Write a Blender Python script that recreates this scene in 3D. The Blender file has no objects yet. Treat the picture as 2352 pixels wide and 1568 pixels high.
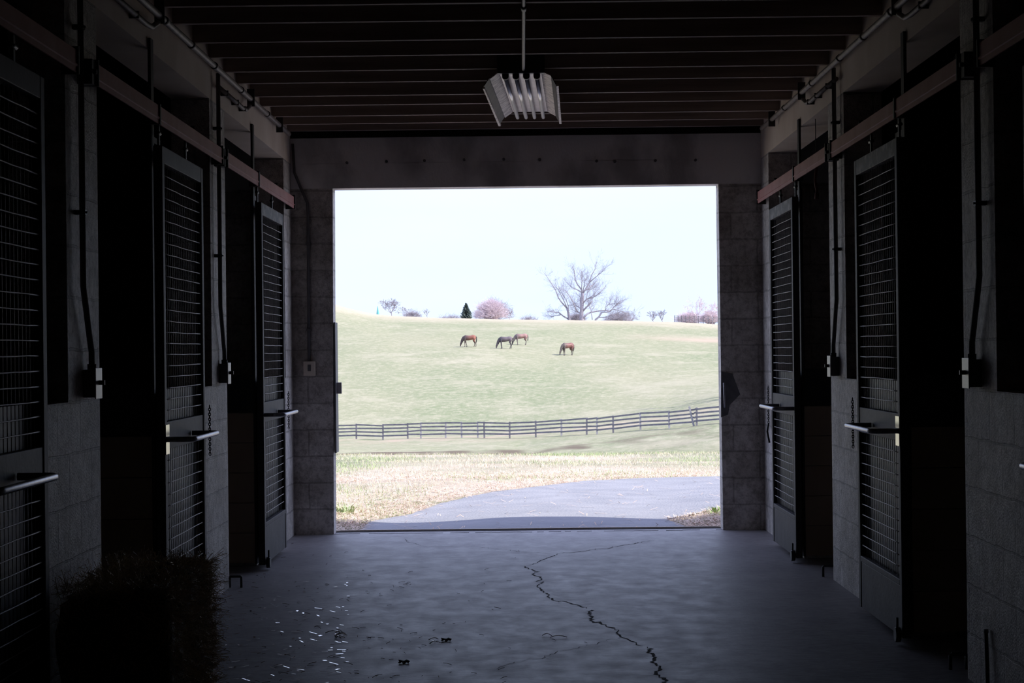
import bpy, math, random
from mathutils import Vector, Matrix
from mathutils.noise import noise as pnoise
random.seed(7)
W, H, F = 2352, 1568, 4700.0
scene = bpy.context.scene
COL = scene.collection

# ------------------------------------------------------------------ camera
CAM = Vector((0, 0, 1.39))
yc = Vector(((1197 - 1176) / F, -(805 - 784) / F, -1)).normalized()
zc = Vector((-0.0115, 1, 0)); zc = (zc - yc * zc.dot(yc)).normalized()
xc = yc.cross(zc)
C2W = Matrix((xc, yc, zc))                 # rows: camera space -> world
def ray(px, py):
    return C2W @ Vector(((px - 1176) / F, -(py - 784) / F, -1))
def at(px, py, Y):
    r = ray(px, py); return CAM + r * (Y / r.y)
def atz(px, py, z):
    r = ray(px, py); return CAM + r * ((z - CAM.z) / r.z)
cam_d = bpy.data.cameras.new('camera'); cam = bpy.data.objects.new('camera', cam_d); COL.objects.link(cam)
cam_d.sensor_width = 36; cam_d.lens = F / W * 36; cam_d.clip_start = .05; cam_d.clip_end = 4000
m4 = C2W.to_4x4(); m4.translation = CAM; cam.matrix_world = m4
scene.camera = cam

# ------------------------------------------------------------------ materials
def mat(name, c, rough=.8, metal=0, spec=.5, c2=None, scale=5, stretch=(1, 1, 1), bump=0, bscale=60, bdist=.01, lo=.35, hi=.65, detail=6):
    m = bpy.data.materials.new(name); m.use_nodes = True
    nt = m.node_tree; N = nt.nodes; L = nt.links; b = N['Principled BSDF']
    b.inputs['Base Color'].default_value = (*c, 1); b.inputs['Roughness'].default_value = rough
    b.inputs['Metallic'].default_value = metal; b.inputs['Specular IOR Level'].default_value = spec
    if c2 or bump:
        g = N.new('ShaderNodeTexCoord'); mp = N.new('ShaderNodeMapping'); mp.inputs['Scale'].default_value = stretch
        L.new(g.outputs['Object'], mp.inputs['Vector'])
    if c2:
        n = N.new('ShaderNodeTexNoise'); n.inputs['Scale'].default_value = scale; n.inputs['Detail'].default_value = detail
        L.new(mp.outputs[0], n.inputs['Vector'])
        r = N.new('ShaderNodeValToRGB'); r.color_ramp.elements[0].position = lo; r.color_ramp.elements[1].position = hi
        r.color_ramp.elements[0].color = (*c, 1); r.color_ramp.elements[1].color = (*c2, 1)
        L.new(n.outputs['Fac'], r.inputs[0]); L.new(r.outputs[0], b.inputs['Base Color'])
    if bump:
        n2 = N.new('ShaderNodeTexNoise'); n2.inputs['Scale'].default_value = bscale; n2.inputs['Detail'].default_value = 4
        L.new(mp.outputs[0], n2.inputs['Vector'])
        bu = N.new('ShaderNodeBump'); bu.inputs['Strength'].default_value = bump; bu.inputs['Distance'].default_value = bdist
        L.new(n2.outputs['Fac'], bu.inputs['Height']); L.new(bu.outputs[0], b.inputs['Normal'])
    return m

def block_mat(name, c1, c2, cm, dirt):
    m = bpy.data.materials.new(name); m.use_nodes = True
    nt = m.node_tree; N = nt.nodes; L = nt.links; b = N['Principled BSDF']
    g = N.new('ShaderNodeNewGeometry'); sp = N.new('ShaderNodeSeparateXYZ'); L.new(g.outputs['Position'], sp.inputs[0])
    sn = N.new('ShaderNodeSeparateXYZ'); L.new(g.outputs['True Normal'], sn.inputs[0])
    ab = N.new('ShaderNodeMath'); ab.operation = 'ABSOLUTE'; L.new(sn.outputs[0], ab.inputs[0])
    gt = N.new('ShaderNodeMath'); gt.operation = 'GREATER_THAN'; gt.inputs[1].default_value = .5; L.new(ab.outputs[0], gt.inputs[0])
    mx = N.new('ShaderNodeMix'); mx.data_type = 'FLOAT'; L.new(gt.outputs[0], mx.inputs[0]); L.new(sp.outputs[0], mx.inputs[2]); L.new(sp.outputs[1], mx.inputs[3])
    cb = N.new('ShaderNodeCombineXYZ'); L.new(mx.outputs[0], cb.inputs[0]); L.new(sp.outputs[2], cb.inputs[1])
    # a little wobble in the joints
    nz = N.new('ShaderNodeTexNoise'); nz.inputs['Scale'].default_value = 9; L.new(g.outputs['Position'], nz.inputs['Vector'])
    vm = N.new('ShaderNodeVectorMath'); vm.operation = 'SCALE'; vm.inputs['Scale'].default_value = .018; L.new(nz.outputs['Color'], vm.inputs[0])
    va = N.new('ShaderNodeVectorMath'); va.operation = 'ADD'; L.new(cb.outputs[0], va.inputs[0]); L.new(vm.outputs[0], va.inputs[1])
    br = N.new('ShaderNodeTexBrick'); br.inputs['Scale'].default_value = 1; br.inputs['Brick Width'].default_value = .406
    br.inputs['Row Height'].default_value = .2032; br.inputs['Mortar Size'].default_value = .0065; br.inputs['Mortar Smooth'].default_value = .3
    br.inputs['Color1'].default_value = (*c1, 1); br.inputs['Color2'].default_value = (*c2, 1); br.inputs['Mortar'].default_value = (*cm, 1)
    L.new(va.outputs[0], br.inputs['Vector'])
    n = N.new('ShaderNodeTexNoise'); n.inputs['Scale'].default_value = 2.2; n.inputs['Detail'].default_value = 8; n.inputs['Roughness'].default_value = .65
    L.new(g.outputs['Position'], n.inputs['Vector'])
    r = N.new('ShaderNodeValToRGB'); r.color_ramp.elements[0].position = .38; r.color_ramp.elements[1].position = .62
    r.color_ramp.elements[0].color = (*dirt, 1); r.color_ramp.elements[1].color = (1, 1, 1, 1); L.new(n.outputs['Fac'], r.inputs[0])
    mm = N.new('ShaderNodeMix'); mm.data_type = 'RGBA'; mm.blend_type = 'MULTIPLY'; mm.inputs[0].default_value = 1
    L.new(br.outputs['Color'], mm.inputs[6]); L.new(r.outputs[0], mm.inputs[7])
    n3 = N.new('ShaderNodeTexNoise'); n3.inputs['Scale'].default_value = 26; n3.inputs['Detail'].default_value = 8; n3.inputs['Roughness'].default_value = .75; L.new(g.outputs['Position'], n3.inputs['Vector'])
    r3 = N.new('ShaderNodeValToRGB'); r3.color_ramp.elements[0].position = .36; r3.color_ramp.elements[1].position = .56
    r3.color_ramp.elements[0].color = (.55, .53, .52, 1); r3.color_ramp.elements[1].color = (1, 1, 1, 1); L.new(n3.outputs['Fac'], r3.inputs[0])
    m3 = N.new('ShaderNodeMix'); m3.data_type = 'RGBA'; m3.blend_type = 'MULTIPLY'; m3.inputs[0].default_value = 1
    L.new(mm.outputs[2], m3.inputs[6]); L.new(r3.outputs[0], m3.inputs[7]); L.new(m3.outputs[2], b.inputs['Base Color'])
    # pores
    n2 = N.new('ShaderNodeTexNoise'); n2.inputs['Scale'].default_value = 110; n2.inputs['Detail'].default_value = 3; L.new(g.outputs['Position'], n2.inputs['Vector'])
    ms = N.new('ShaderNodeMath'); ms.operation = 'MULTIPLY_ADD'; ms.inputs[1].default_value = -1.6; L.new(br.outputs['Fac'], ms.inputs[0]); L.new(n2.outputs['Fac'], ms.inputs[2])
    bu = N.new('ShaderNodeBump'); bu.inputs['Strength'].default_value = .8; bu.inputs['Distance'].default_value = .008
    L.new(ms.outputs[0], bu.inputs['Height']); L.new(bu.outputs[0], b.inputs['Normal'])
    b.inputs['Roughness'].default_value = .6; b.inputs['Specular IOR Level'].default_value = .5
    return m

M = {}
M['block'] = block_mat('painted_block', (.95, .90, .85), (.78, .73, .69), (.62, .58, .54), (.55, .53, .50))
M['lintel'] = mat('painted_concrete', (.74, .62, .50), .75, c2=(.84, .73, .61), scale=3, bump=.3, bscale=70, bdist=.004)
M['header'] = mat('stained_concrete_header', (.52, .50, .49), .75, c2=(.90, .87, .85), scale=2.6, stretch=(1, 1, .6), bump=.4, bscale=60, bdist=.005, lo=.36, hi=.52, detail=9)
M['joist'] = mat('joist_wood', (.30, .23, .19), .75, c2=(.44, .35, .30), scale=3, stretch=(.35, 4, 6), bump=.2, bscale=30)
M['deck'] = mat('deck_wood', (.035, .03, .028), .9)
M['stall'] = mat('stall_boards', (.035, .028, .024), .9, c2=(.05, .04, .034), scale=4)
M['red'] = mat('red_painted_steel', (.45, .165, .15), .6, 0, .3, c2=(.52, .22, .20), scale=6, bump=.1)
M['steel'] = mat('dark_door_steel', (.035, .032, .035), .6, 0, .22, c2=(.055, .05, .055), scale=7, bump=.12, bscale=40)
M['worn'] = mat('scuffed_door_steel', (.05, .045, .046), .6, 0, .22, c2=(.34, .31, .31), scale=18, lo=.5, hi=.66, bump=.1)
M['wire'] = mat('galvanised_wire', (.30, .28, .27), .5, .2, .4)
M['barsteel'] = mat('handle_steel', (.30, .29, .31), .32, .7, .5, c2=(.42, .41, .43), scale=60, bump=.3, bscale=200, bdist=.002)
M['tape'] = mat('cream_reflective_plate', (.90, .84, .72), .22, .55, .8)
M['black'] = mat('black_steel', (.02, .02, .022), .5)
M['pipe'] = mat('conduit_metal', (.20, .165, .14), .6, .1, .4, c2=(.12, .10, .09), scale=14, bump=.15)
M['darkpipe'] = mat('painted_conduit', (.09, .085, .085), .5, c2=(.14, .13, .13), scale=12)
M['box'] = mat('box_grey', (.10, .10, .105), .55, c2=(.15, .145, .15), scale=15)
M['plate'] = mat('switch_plate', (.42, .41, .42), .4, .2, .5, c2=(.34, .33, .34), scale=20)
M['kick'] = mat('kick_boards', (.62, .46, .32), .8, c2=(.70, .54, .40), scale=5, stretch=(1, 1, .3))
M['fixture'] = mat('dusty_reflector', (.82, .75, .71), .5, .2, c2=(.42, .37, .35), scale=22, lo=.42, hi=.6, bump=.2, bscale=90)
M['fixplate'] = mat('reflector_plate', (.88, .82, .79), .38, .2, c2=(.74, .67, .65), scale=7)
M['tube'] = mat('unlit_glass_tube', (.95, .95, .97), .25, .3, .9)
M['hay'] = mat('hay', (.11, .077, .042), .8, c2=(.17, .12, .065), scale=25, bump=.8, bscale=50, bdist=.02)
M['straw'] = mat('straw', (.55, .40, .22), .5, c2=(.70, .54, .33), scale=9)
M['palestraw'] = mat('pale_straw', (.90, .88, .84), .12, .6, 1.0)
M['leaf'] = mat('dead_leaf', (.03, .022, .018), .8)
M['crack'] = mat('crack_dirt', (.012, .010, .010), .95)
M['strap'] = mat('strap', (.16, .045, .035), .8)
M['bark'] = mat('bark', (.20, .18, .195), .9, c2=(.27, .24, .25), scale=3)
M['barkgrey'] = mat('hazed_grey_bark', (.31, .29, .34), .9, c2=(.38, .35, .40), scale=3)  # distance haze put into the colour: paler, more lavender bark
M['barkpink'] = mat('hazed_budding_bark', (.74, .61, .64), .9, c2=(.66, .57, .63), scale=2)  # pinkish bark whitened, distance haze mixed into the colour
M['conifer'] = mat('conifer_green', (.10, .14, .135), .9, c2=(.17, .21, .19), scale=2)
M['spire'] = mat('turquoise_roof', (.12, .40, .42), .6)
M['fence'] = mat('weathered_board', (.15, .145, .165), .85, c2=(.22, .21, .235), scale=2)
M['fencepost'] = mat('weathered_post', (.27, .26, .28), .85, c2=(.38, .37, .39), scale=2)
M['drygrass'] = mat('dry_grass', (.66, .58, .42), .8, c2=(.72, .63, .48), scale=.8)
M['greengrass'] = mat('green_grass', (.32, .42, .18), .8, c2=(.46, .52, .29), scale=.8)
M['debris'] = mat('straw_debris', (.62, .44, .32), .8, c2=(.70, .56, .44), scale=1.5)
M['asphalt'] = mat('asphalt', (.24, .245, .265), .85, c2=(.31, .31, .325), scale=2.2, bump=.7, bscale=45, bdist=.02, detail=12, lo=.3, hi=.7)

def floor_mat():
    m = mat('worn_concrete', (.25, .235, .235), .5, c2=(.38, .36, .365), scale=2.2, stretch=(1, .7, 1), bump=.3, bscale=60, bdist=.003, lo=.3, hi=.7, detail=10)
    nt = m.node_tree; N = nt.nodes; L = nt.links; b = N['Principled BSDF']
    g = N.new('ShaderNodeTexCoord'); mp = N.new('ShaderNodeMapping'); mp.inputs['Scale'].default_value = (4, 2.2, 1)
    n = N.new('ShaderNodeTexNoise'); n.inputs['Scale'].default_value = 1.6; n.inputs['Detail'].default_value = 10; n.inputs['Roughness'].default_value = .7
    L.new(g.outputs['Object'], mp.inputs[0]); L.new(mp.outputs[0], n.inputs['Vector'])
    r = N.new('ShaderNodeMapRange'); r.inputs['From Min'].default_value = .3; r.inputs['From Max'].default_value = .7
    r.inputs['To Min'].default_value = .44; r.inputs['To Max'].default_value = .6
    L.new(n.outputs['Fac'], r.inputs[0]); L.new(r.outputs[0], b.inputs['Roughness'])
    src = b.inputs['Base Color'].links[0].from_socket
    m2 = N.new('ShaderNodeMapping'); m2.inputs['Scale'].default_value = (4, 9, 1); L.new(g.outputs['Object'], m2.inputs[0])
    n2 = N.new('ShaderNodeTexNoise'); n2.inputs['Scale'].default_value = 3; n2.inputs['Detail'].default_value = 12; n2.inputs['Roughness'].default_value = .8; L.new(m2.outputs[0], n2.inputs['Vector'])
    r2 = N.new('ShaderNodeValToRGB'); r2.color_ramp.elements[0].position = .34; r2.color_ramp.elements[1].position = .62
    r2.color_ramp.elements[0].color = (.5, .48, .47, 1); r2.color_ramp.elements[1].color = (1.1, 1.1, 1.1, 1); L.new(n2.outputs['Fac'], r2.inputs[0])
    mx = N.new('ShaderNodeMix'); mx.data_type = 'RGBA'; mx.blend_type = 'MULTIPLY'; mx.inputs[0].default_value = 1
    L.new(src, mx.inputs[6]); L.new(r2.outputs[0], mx.inputs[7]); L.new(mx.outputs[2], b.inputs['Base Color'])
    return m
M['floor'] = floor_mat()

def meadow_mat():
    m = bpy.data.materials.new('meadow'); m.use_nodes = True
    nt = m.node_tree; N = nt.nodes; L = nt.links; b = N['Principled BSDF']; b.inputs['Roughness'].default_value = .95
    b.inputs['Specular IOR Level'].default_value = .1
    g = N.new('ShaderNodeNewGeometry')
    def noise(scale, st, det=6, rough=.6):
        mp = N.new('ShaderNodeMapping'); mp.inputs['Scale'].default_value = st; L.new(g.outputs['Position'], mp.inputs[0])
        n = N.new('ShaderNodeTexNoise'); n.inputs['Scale'].default_value = scale; n.inputs['Detail'].default_value = det; n.inputs['Roughness'].default_value = rough
        L.new(mp.outputs[0], n.inputs['Vector']); return n.outputs['Fac']
    def ramp(f, a, bb, ca, cb):
        r = N.new('ShaderNodeValToRGB'); r.color_ramp.elements[0].position = a; r.color_ramp.elements[1].position = bb
        r.color_ramp.elements[0].color = (*ca, 1); r.color_ramp.elements[1].color = (*cb, 1); L.new(f, r.inputs[0]); return r.outputs[0]
    def mixc(f, a, bb):
        x = N.new('ShaderNodeMix'); x.data_type = 'RGBA'; L.new(f, x.inputs[0])
        for s, v in ((6, a), (7, bb)):
            if isinstance(v, tuple): x.inputs[s].default_value = (*v, 1)
            else: L.new(v, x.inputs[s])
        return x.outputs[2]
    green = ramp(noise(.05, (1, .5, 1)), .35, .65, (.225, .255, .15), (.30, .30, .195))
    f1 = ramp(noise(.16, (.6, .8, 1), 9, .72), .50, .64, (0, 0, 0), (1, 1, 1))
    c = mixc(f1, green, (.36, .345, .245))
    f2 = ramp(noise(3.4, (.4, .35, 1), 8, .8), .46, .66, (0, 0, 0), (.9, .9, .9))
    c = mixc(f2, c, (.43, .40, .29))
    f3 = ramp(noise(2.3, (.4, .35, 1), 8, .8), .56, .68, (0, 0, 0), (.8, .8, .8))
    c = mixc(f3, c, (.20, .24, .12))
    at_ = N.new('ShaderNodeAttribute'); at_.attribute_name = 'cover'
    s = N.new('ShaderNodeSeparateColor'); L.new(at_.outputs['Color'], s.inputs[0])
    straw = mixc(ramp(noise(5, (1, .6, 1), 10, .8), .40, .62, (0, 0, 0), (1, 1, 1)), (.54, .42, .32), (.54, .50, .40))
    straw = mixc(ramp(noise(1.1, (1, .6, 1), 8, .7), .56, .66, (0, 0, 0), (.7, .7, .7)), straw, (.24, .29, .14))
    c = mixc(s.outputs[0], c, straw)                      # R: straw covered ground
    c = mixc(s.outputs[1], c, (.46, .36, .28))            # G: bare worn earth
    c = mixc(s.outputs[2], c, (.15, .12, .09))            # B: dark soil
    L.new(c, b.inputs['Base Color'])
    bu = N.new('ShaderNodeBump'); bu.inputs['Strength'].default_value = .5; bu.inputs['Distance'].default_value = .12
    L.new(noise(2.5, (1, 1, 1), 8, .8), bu.inputs['Height']); L.new(bu.outputs[0], b.inputs['Normal'])
    return m
M['meadow'] = meadow_mat()

def horse_mat(name, body, dark, x0=-.35, x1=.35):
    m = bpy.data.materials.new(name); m.use_nodes = True
    nt = m.node_tree; N = nt.nodes; L = nt.links; b = N['Principled BSDF']; b.inputs['Roughness'].default_value = .55
    g = N.new('ShaderNodeTexCoord'); s = N.new('ShaderNodeSeparateXYZ'); L.new(g.outputs['Object'], s.inputs[0])
    rx = N.new('ShaderNodeMapRange'); rx.inputs['From Min'].default_value = x0; rx.inputs['From Max'].default_value = x1; L.new(s.outputs[0], rx.inputs[0])
    rz = N.new('ShaderNodeMapRange'); rz.inputs['From Min'].default_value = .5; rz.inputs['From Max'].default_value = .9; L.new(s.outputs[2], rz.inputs[0])
    mu = N.new('ShaderNodeMath'); mu.operation = 'MULTIPLY'; L.new(rx.outputs[0], mu.inputs[0]); L.new(rz.outputs[0], mu.inputs[1])
    x = N.new('ShaderNodeMix'); x.data_type = 'RGBA'; x.inputs[6].default_value = (*dark, 1); x.inputs[7].default_value = (*body, 1)
    L.new(mu.outputs[0], x.inputs[0]); L.new(x.outputs[2], b.inputs['Base Color'])
    return m

# ------------------------------------------------------------------ mesh helpers
class MB:
    def __init__(s): s.v = []; s.f = []; s.sm = []
    def face(s, idx, smooth=False): s.f.append(idx); s.sm.append(smooth)
    def box(s, x0, x1, y0, y1, z0, z1):
        n = len(s.v)
        x0, x1 = min(x0, x1), max(x0, x1); y0, y1 = min(y0, y1), max(y0, y1); z0, z1 = min(z0, z1), max(z0, z1)
        s.v += [(x, y, z) for z in (z0, z1) for y in (y0, y1) for x in (x0, x1)]
        for q in ((0, 2, 3, 1), (4, 5, 7, 6), (0, 1, 5, 4), (2, 6, 7, 3), (0, 4, 6, 2), (1, 3, 7, 5)): s.face([n + i for i in q])
        return s
    def bar(s, a, b, w, h, up=(0, 0, 1)):
        a, b = Vector(a), Vector(b); d = (b - a).normalized(); u = Vector(up)
        sd = d.cross(u).normalized(); u = sd.cross(d).normalized(); n = len(s.v)
        for p in (a, b):
            for i, j in ((-1, -1), (1, -1), (1, 1), (-1, 1)): s.v.append(tuple(p + sd * (i * w / 2) + u * (j * h / 2)))
        for q in ((0, 1, 2, 3), (7, 6, 5, 4), (0, 4, 5, 1), (1, 5, 6, 2), (2, 6, 7, 3), (3, 7, 4, 0)): s.face([n + i for i in q])
        return s
    def tube(s, pts, r, n=8, caps=True, smooth=True):
        pts = [Vector(p) for p in pts]; rs = r if isinstance(r, (list, tuple)) else [r] * len(pts)
        base = len(s.v); ref = None
        for i, p in enumerate(pts):
            d = (pts[min(i + 1, len(pts) - 1)] - pts[max(i - 1, 0)]).normalized()
            if ref is None:
                ref = d.orthogonal().normalized()
            ref = (ref - d * ref.dot(d)); ref = ref.normalized() if ref.length > 1e-6 else d.orthogonal().normalized()
            o = d.cross(ref)
            for k in range(n):
                a = 2 * math.pi * k / n
                s.v.append(tuple(p + (ref * math.cos(a) + o * math.sin(a)) * rs[i]))
        for i in range(len(pts) - 1):
            for k in range(n):
                a = base + i * n + k; b = base + i * n + (k + 1) % n
                s.face([a, b, b + n, a + n], smooth)
        if caps:
            s.face([base + k for k in range(n)][::-1]); s.face([base + (len(pts) - 1) * n + k for k in range(n)])
        return s
    def prism(s, prof, y0, y1, x=0, sgn=1):          # profile in (x,z) extruded along Y
        n = len(s.v); k = len(prof)
        for y in (y0, y1):
            for (px, pz) in prof: s.v.append((x + sgn * px, y, pz))
        for i in range(k):
            j = (i + 1) % k; s.face([n + i, n + j, n + k + j, n + k + i])
        s.face([n + i for i in range(k)]); s.face([n + k + i for i in range(k)][::-1])
        return s
    def quad(s, a, b, c, d):
        n = len(s.v); s.v += [tuple(a), tuple(b), tuple(c), tuple(d)]; s.face([n, n + 1, n + 2, n + 3]); return s
    def tri(s, a, b, c):
        n = len(s.v); s.v += [tuple(a), tuple(b), tuple(c)]; s.face([n, n + 1, n + 2]); return s
    def build(s, name, m, parent=None, bevel=0, off=None):
        me = bpy.data.meshes.new(name)
        vs = s.v
        if off: vs = [(v[0] - off[0], v[1] - off[1], v[2] - off[2]) for v in vs]
        me.from_pydata(vs, [], s.f); me.polygons.foreach_set('use_smooth', s.sm); me.update()
        me.materials.append(m)
        o = bpy.data.objects.new(name, me); COL.objects.link(o)
        if off and parent is None: o.location = off
        if parent: o.parent = parent
        if bevel:
            bv = o.modifiers.new('bevel', 'BEVEL'); bv.width = bevel; bv.segments = 2; bv.limit_method = 'ANGLE'
        return o
def tag(o, label, cat, group=None, kind=None):
    o['label'] = label; o['category'] = cat
    if group: o['group'] = group
    if kind: o['kind'] = kind
    return o
def struct(o, label=None):
    o['kind'] = 'structure'
    if label: o['label'] = label
    return o
def thing(name, label, cat, loc=(0, 0, 0), group=None):
    o = bpy.data.objects.new(name, None); COL.objects.link(o); o.location = loc; o.empty_display_size = .1
    return tag(o, label, cat, group)

# ------------------------------------------------------------------ barn dimensions
XL, XR, TH = -1.752, 1.852, .217
YE = 15.67; JZ = 3.07; LZ = 2.84; HW = 1.21
AL = [12.17 - 3.68 * k for k in range(5)]; AR = [12.25 - 3.68 * k for k in range(5)]
def side_wall(name, X, s, A, label):
    mb = MB()
    xo = X + s * TH
    for k, a in enumerate(A):
        mb.box(X, xo, a - .59, a, 0, LZ)
        mb.box(X, xo, a + 1.27, a + 3.09 if k else 15.2, 0, HW)
    mb.box(X, xo, 15.2, YE, 0, LZ)
    mb.box(X, xo, A[-1] - 4, A[-1] - .59, 0, LZ)
    w = struct(mb.build(name, M['block']), label)
    lb = MB().box(X, xo, A[-1] - 4, YE, LZ, 3.34)
    l = lb.build('lintel_beam', M['lintel'], w); return w
side_wall('wall_left', XL, -1, AL, 'painted concrete block wall with stall openings on the left')
side_wall('wall_right', XR, 1, AR, 'painted concrete block wall with stall openings on the right')
yb = AL[-1] - 4
# end wall with doorway (corners traced at the end wall's depth)
TLc, TRc, BRc, BLc = at(764, 431, YE), at(1650, 424, YE), at(1661, 1212, YE), at(767, 1222, YE)
zt = (TLc.z + TRc.z) / 2
e = MB(); TE = .2
def hexa(mb, q, y0, y1):           # q: 4 (x,z) corners
    n = len(mb.v)
    for y in (y0, y1):
        for (x, z) in q: mb.v.append((x, y, z))
    mb.face([n, n + 1, n + 2, n + 3]); mb.face([n + 7, n + 6, n + 5, n + 4])
    for i in range(4):
        j = (i + 1) % 4; mb.face([n + i, n + 4 + i, n + 4 + j, n + j])
hexa(e, [(-6.5, 0), (BLc.x, 0), (TLc.x, zt), (-6.5, zt)], YE, YE + TE)
hexa(e, [(BRc.x, 0), (6.5, 0), (6.5, zt), (TRc.x, zt)], YE, YE + TE)
ew = struct(e.build('wall_end', M['block']), 'painted concrete block wall around the open barn doorway')
lb = MB(); lb.box(-6.5, 6.5, YE, YE + TE, zt, 2.835); lb.box(-6.5, 6.5, YE + .004, YE + TE, 2.835, 2.843); lb.box(-6.5, 6.5, YE, YE + TE, 2.843, 3.035)
lb.build('lintel_beam', M['header'], ew)
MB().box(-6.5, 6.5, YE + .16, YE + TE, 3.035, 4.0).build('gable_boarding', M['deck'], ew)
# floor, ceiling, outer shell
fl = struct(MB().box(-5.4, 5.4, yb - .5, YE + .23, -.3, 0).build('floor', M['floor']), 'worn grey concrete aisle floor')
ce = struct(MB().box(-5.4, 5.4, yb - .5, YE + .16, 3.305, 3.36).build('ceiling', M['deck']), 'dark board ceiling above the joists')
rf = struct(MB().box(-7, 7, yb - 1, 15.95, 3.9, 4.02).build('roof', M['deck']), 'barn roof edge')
for nm, X, s, A in (('wall_stall_left', XL, -1, AL), ('wall_stall_right', XR, 1, AR)):
    mb = MB(); xo = X + s * TH
    mb.box(X + s * 3.2, X + s * 3.3, yb - .5, YE, 0, 3.3)
    for a in A: mb.box(xo, X + s * 3.2, a - .35, a - .25, 0, 3.3)
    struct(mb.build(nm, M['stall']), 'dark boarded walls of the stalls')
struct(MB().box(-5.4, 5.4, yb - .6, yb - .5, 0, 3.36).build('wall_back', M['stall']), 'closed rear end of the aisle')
# threshold: metal strip and groove
tr = MB()
a, b_ = at(772, 1218, YE + .1), at(1655, 1206, YE + .1)
struct(MB().box(BLc.x, BRc.x, YE + .215, YE + .235, -.05, .012).build('trim_1', M['lintel']), 'concrete threshold lip in the doorway')
struct(MB().box(BLc.x, BRc.x, YE + .165, YE + .205, .0005, .004).build('trim_2', M['crack']), 'dark groove along the doorway threshold')
rg = MB(); xx = BLc.x
while xx < BRc.x - .02:
    w_ = random.uniform(.02, .07); yy = YE + .02 + random.uniform(-.012, .012)
    if random.random() < .8: rg.box(xx, min(xx + w_, BRc.x), yy, yy + random.uniform(.004, .014), .0004, .002)
    xx += w_
rg.build('crack', M['crack'], fl)

# joists
JY = [9.3, 9.86, 10.38, 11.01, 11.57, 12.17, 12.7, 13.36, 13.87, 14.5, 15.0]
JY = [9.3 - .57 * k for k in range(22, 0, -1)] + JY
ordn = ['nearest', 'second', 'third', 'fourth', 'fifth', 'sixth', 'seventh', 'eighth', 'ninth', 'tenth', 'eleventh', 'twelfth']
jw = {}
for i, y in enumerate(reversed(JY)):
    mb = MB()
    # slightly bowed plank
    dz = random.uniform(-.004, .004)
    mb.box(XL - TH, XR + TH, y, y + .04, JZ, 3.302)
    o = mb.build('ceiling_joist', M['joist'], off=(0, y, JZ))
    o.rotation_euler.z = random.uniform(-.004, .004)
    if y > 9.5:
        tag(o, 'dark wooden ceiling joist across the aisle, ' + (ordn[i] + (' to' if i == 0 else ' from') + ' the doorway end'), 'ceiling joist', 'ceiling joists over the aisle')
    else:
        tag(o, 'dark wooden ceiling joist overhead, out of sight above the near aisle', 'ceiling joist', 'ceiling joists over the near aisle')
    if y < 9.5 and y < 3: bpy.data.objects.remove(o)
struct(MB().box(XL - TH, XR + TH, 15.46, 15.5, JZ, 3.302).build('trim_3', M['joist']), 'rim board at the end of the joists')

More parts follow.
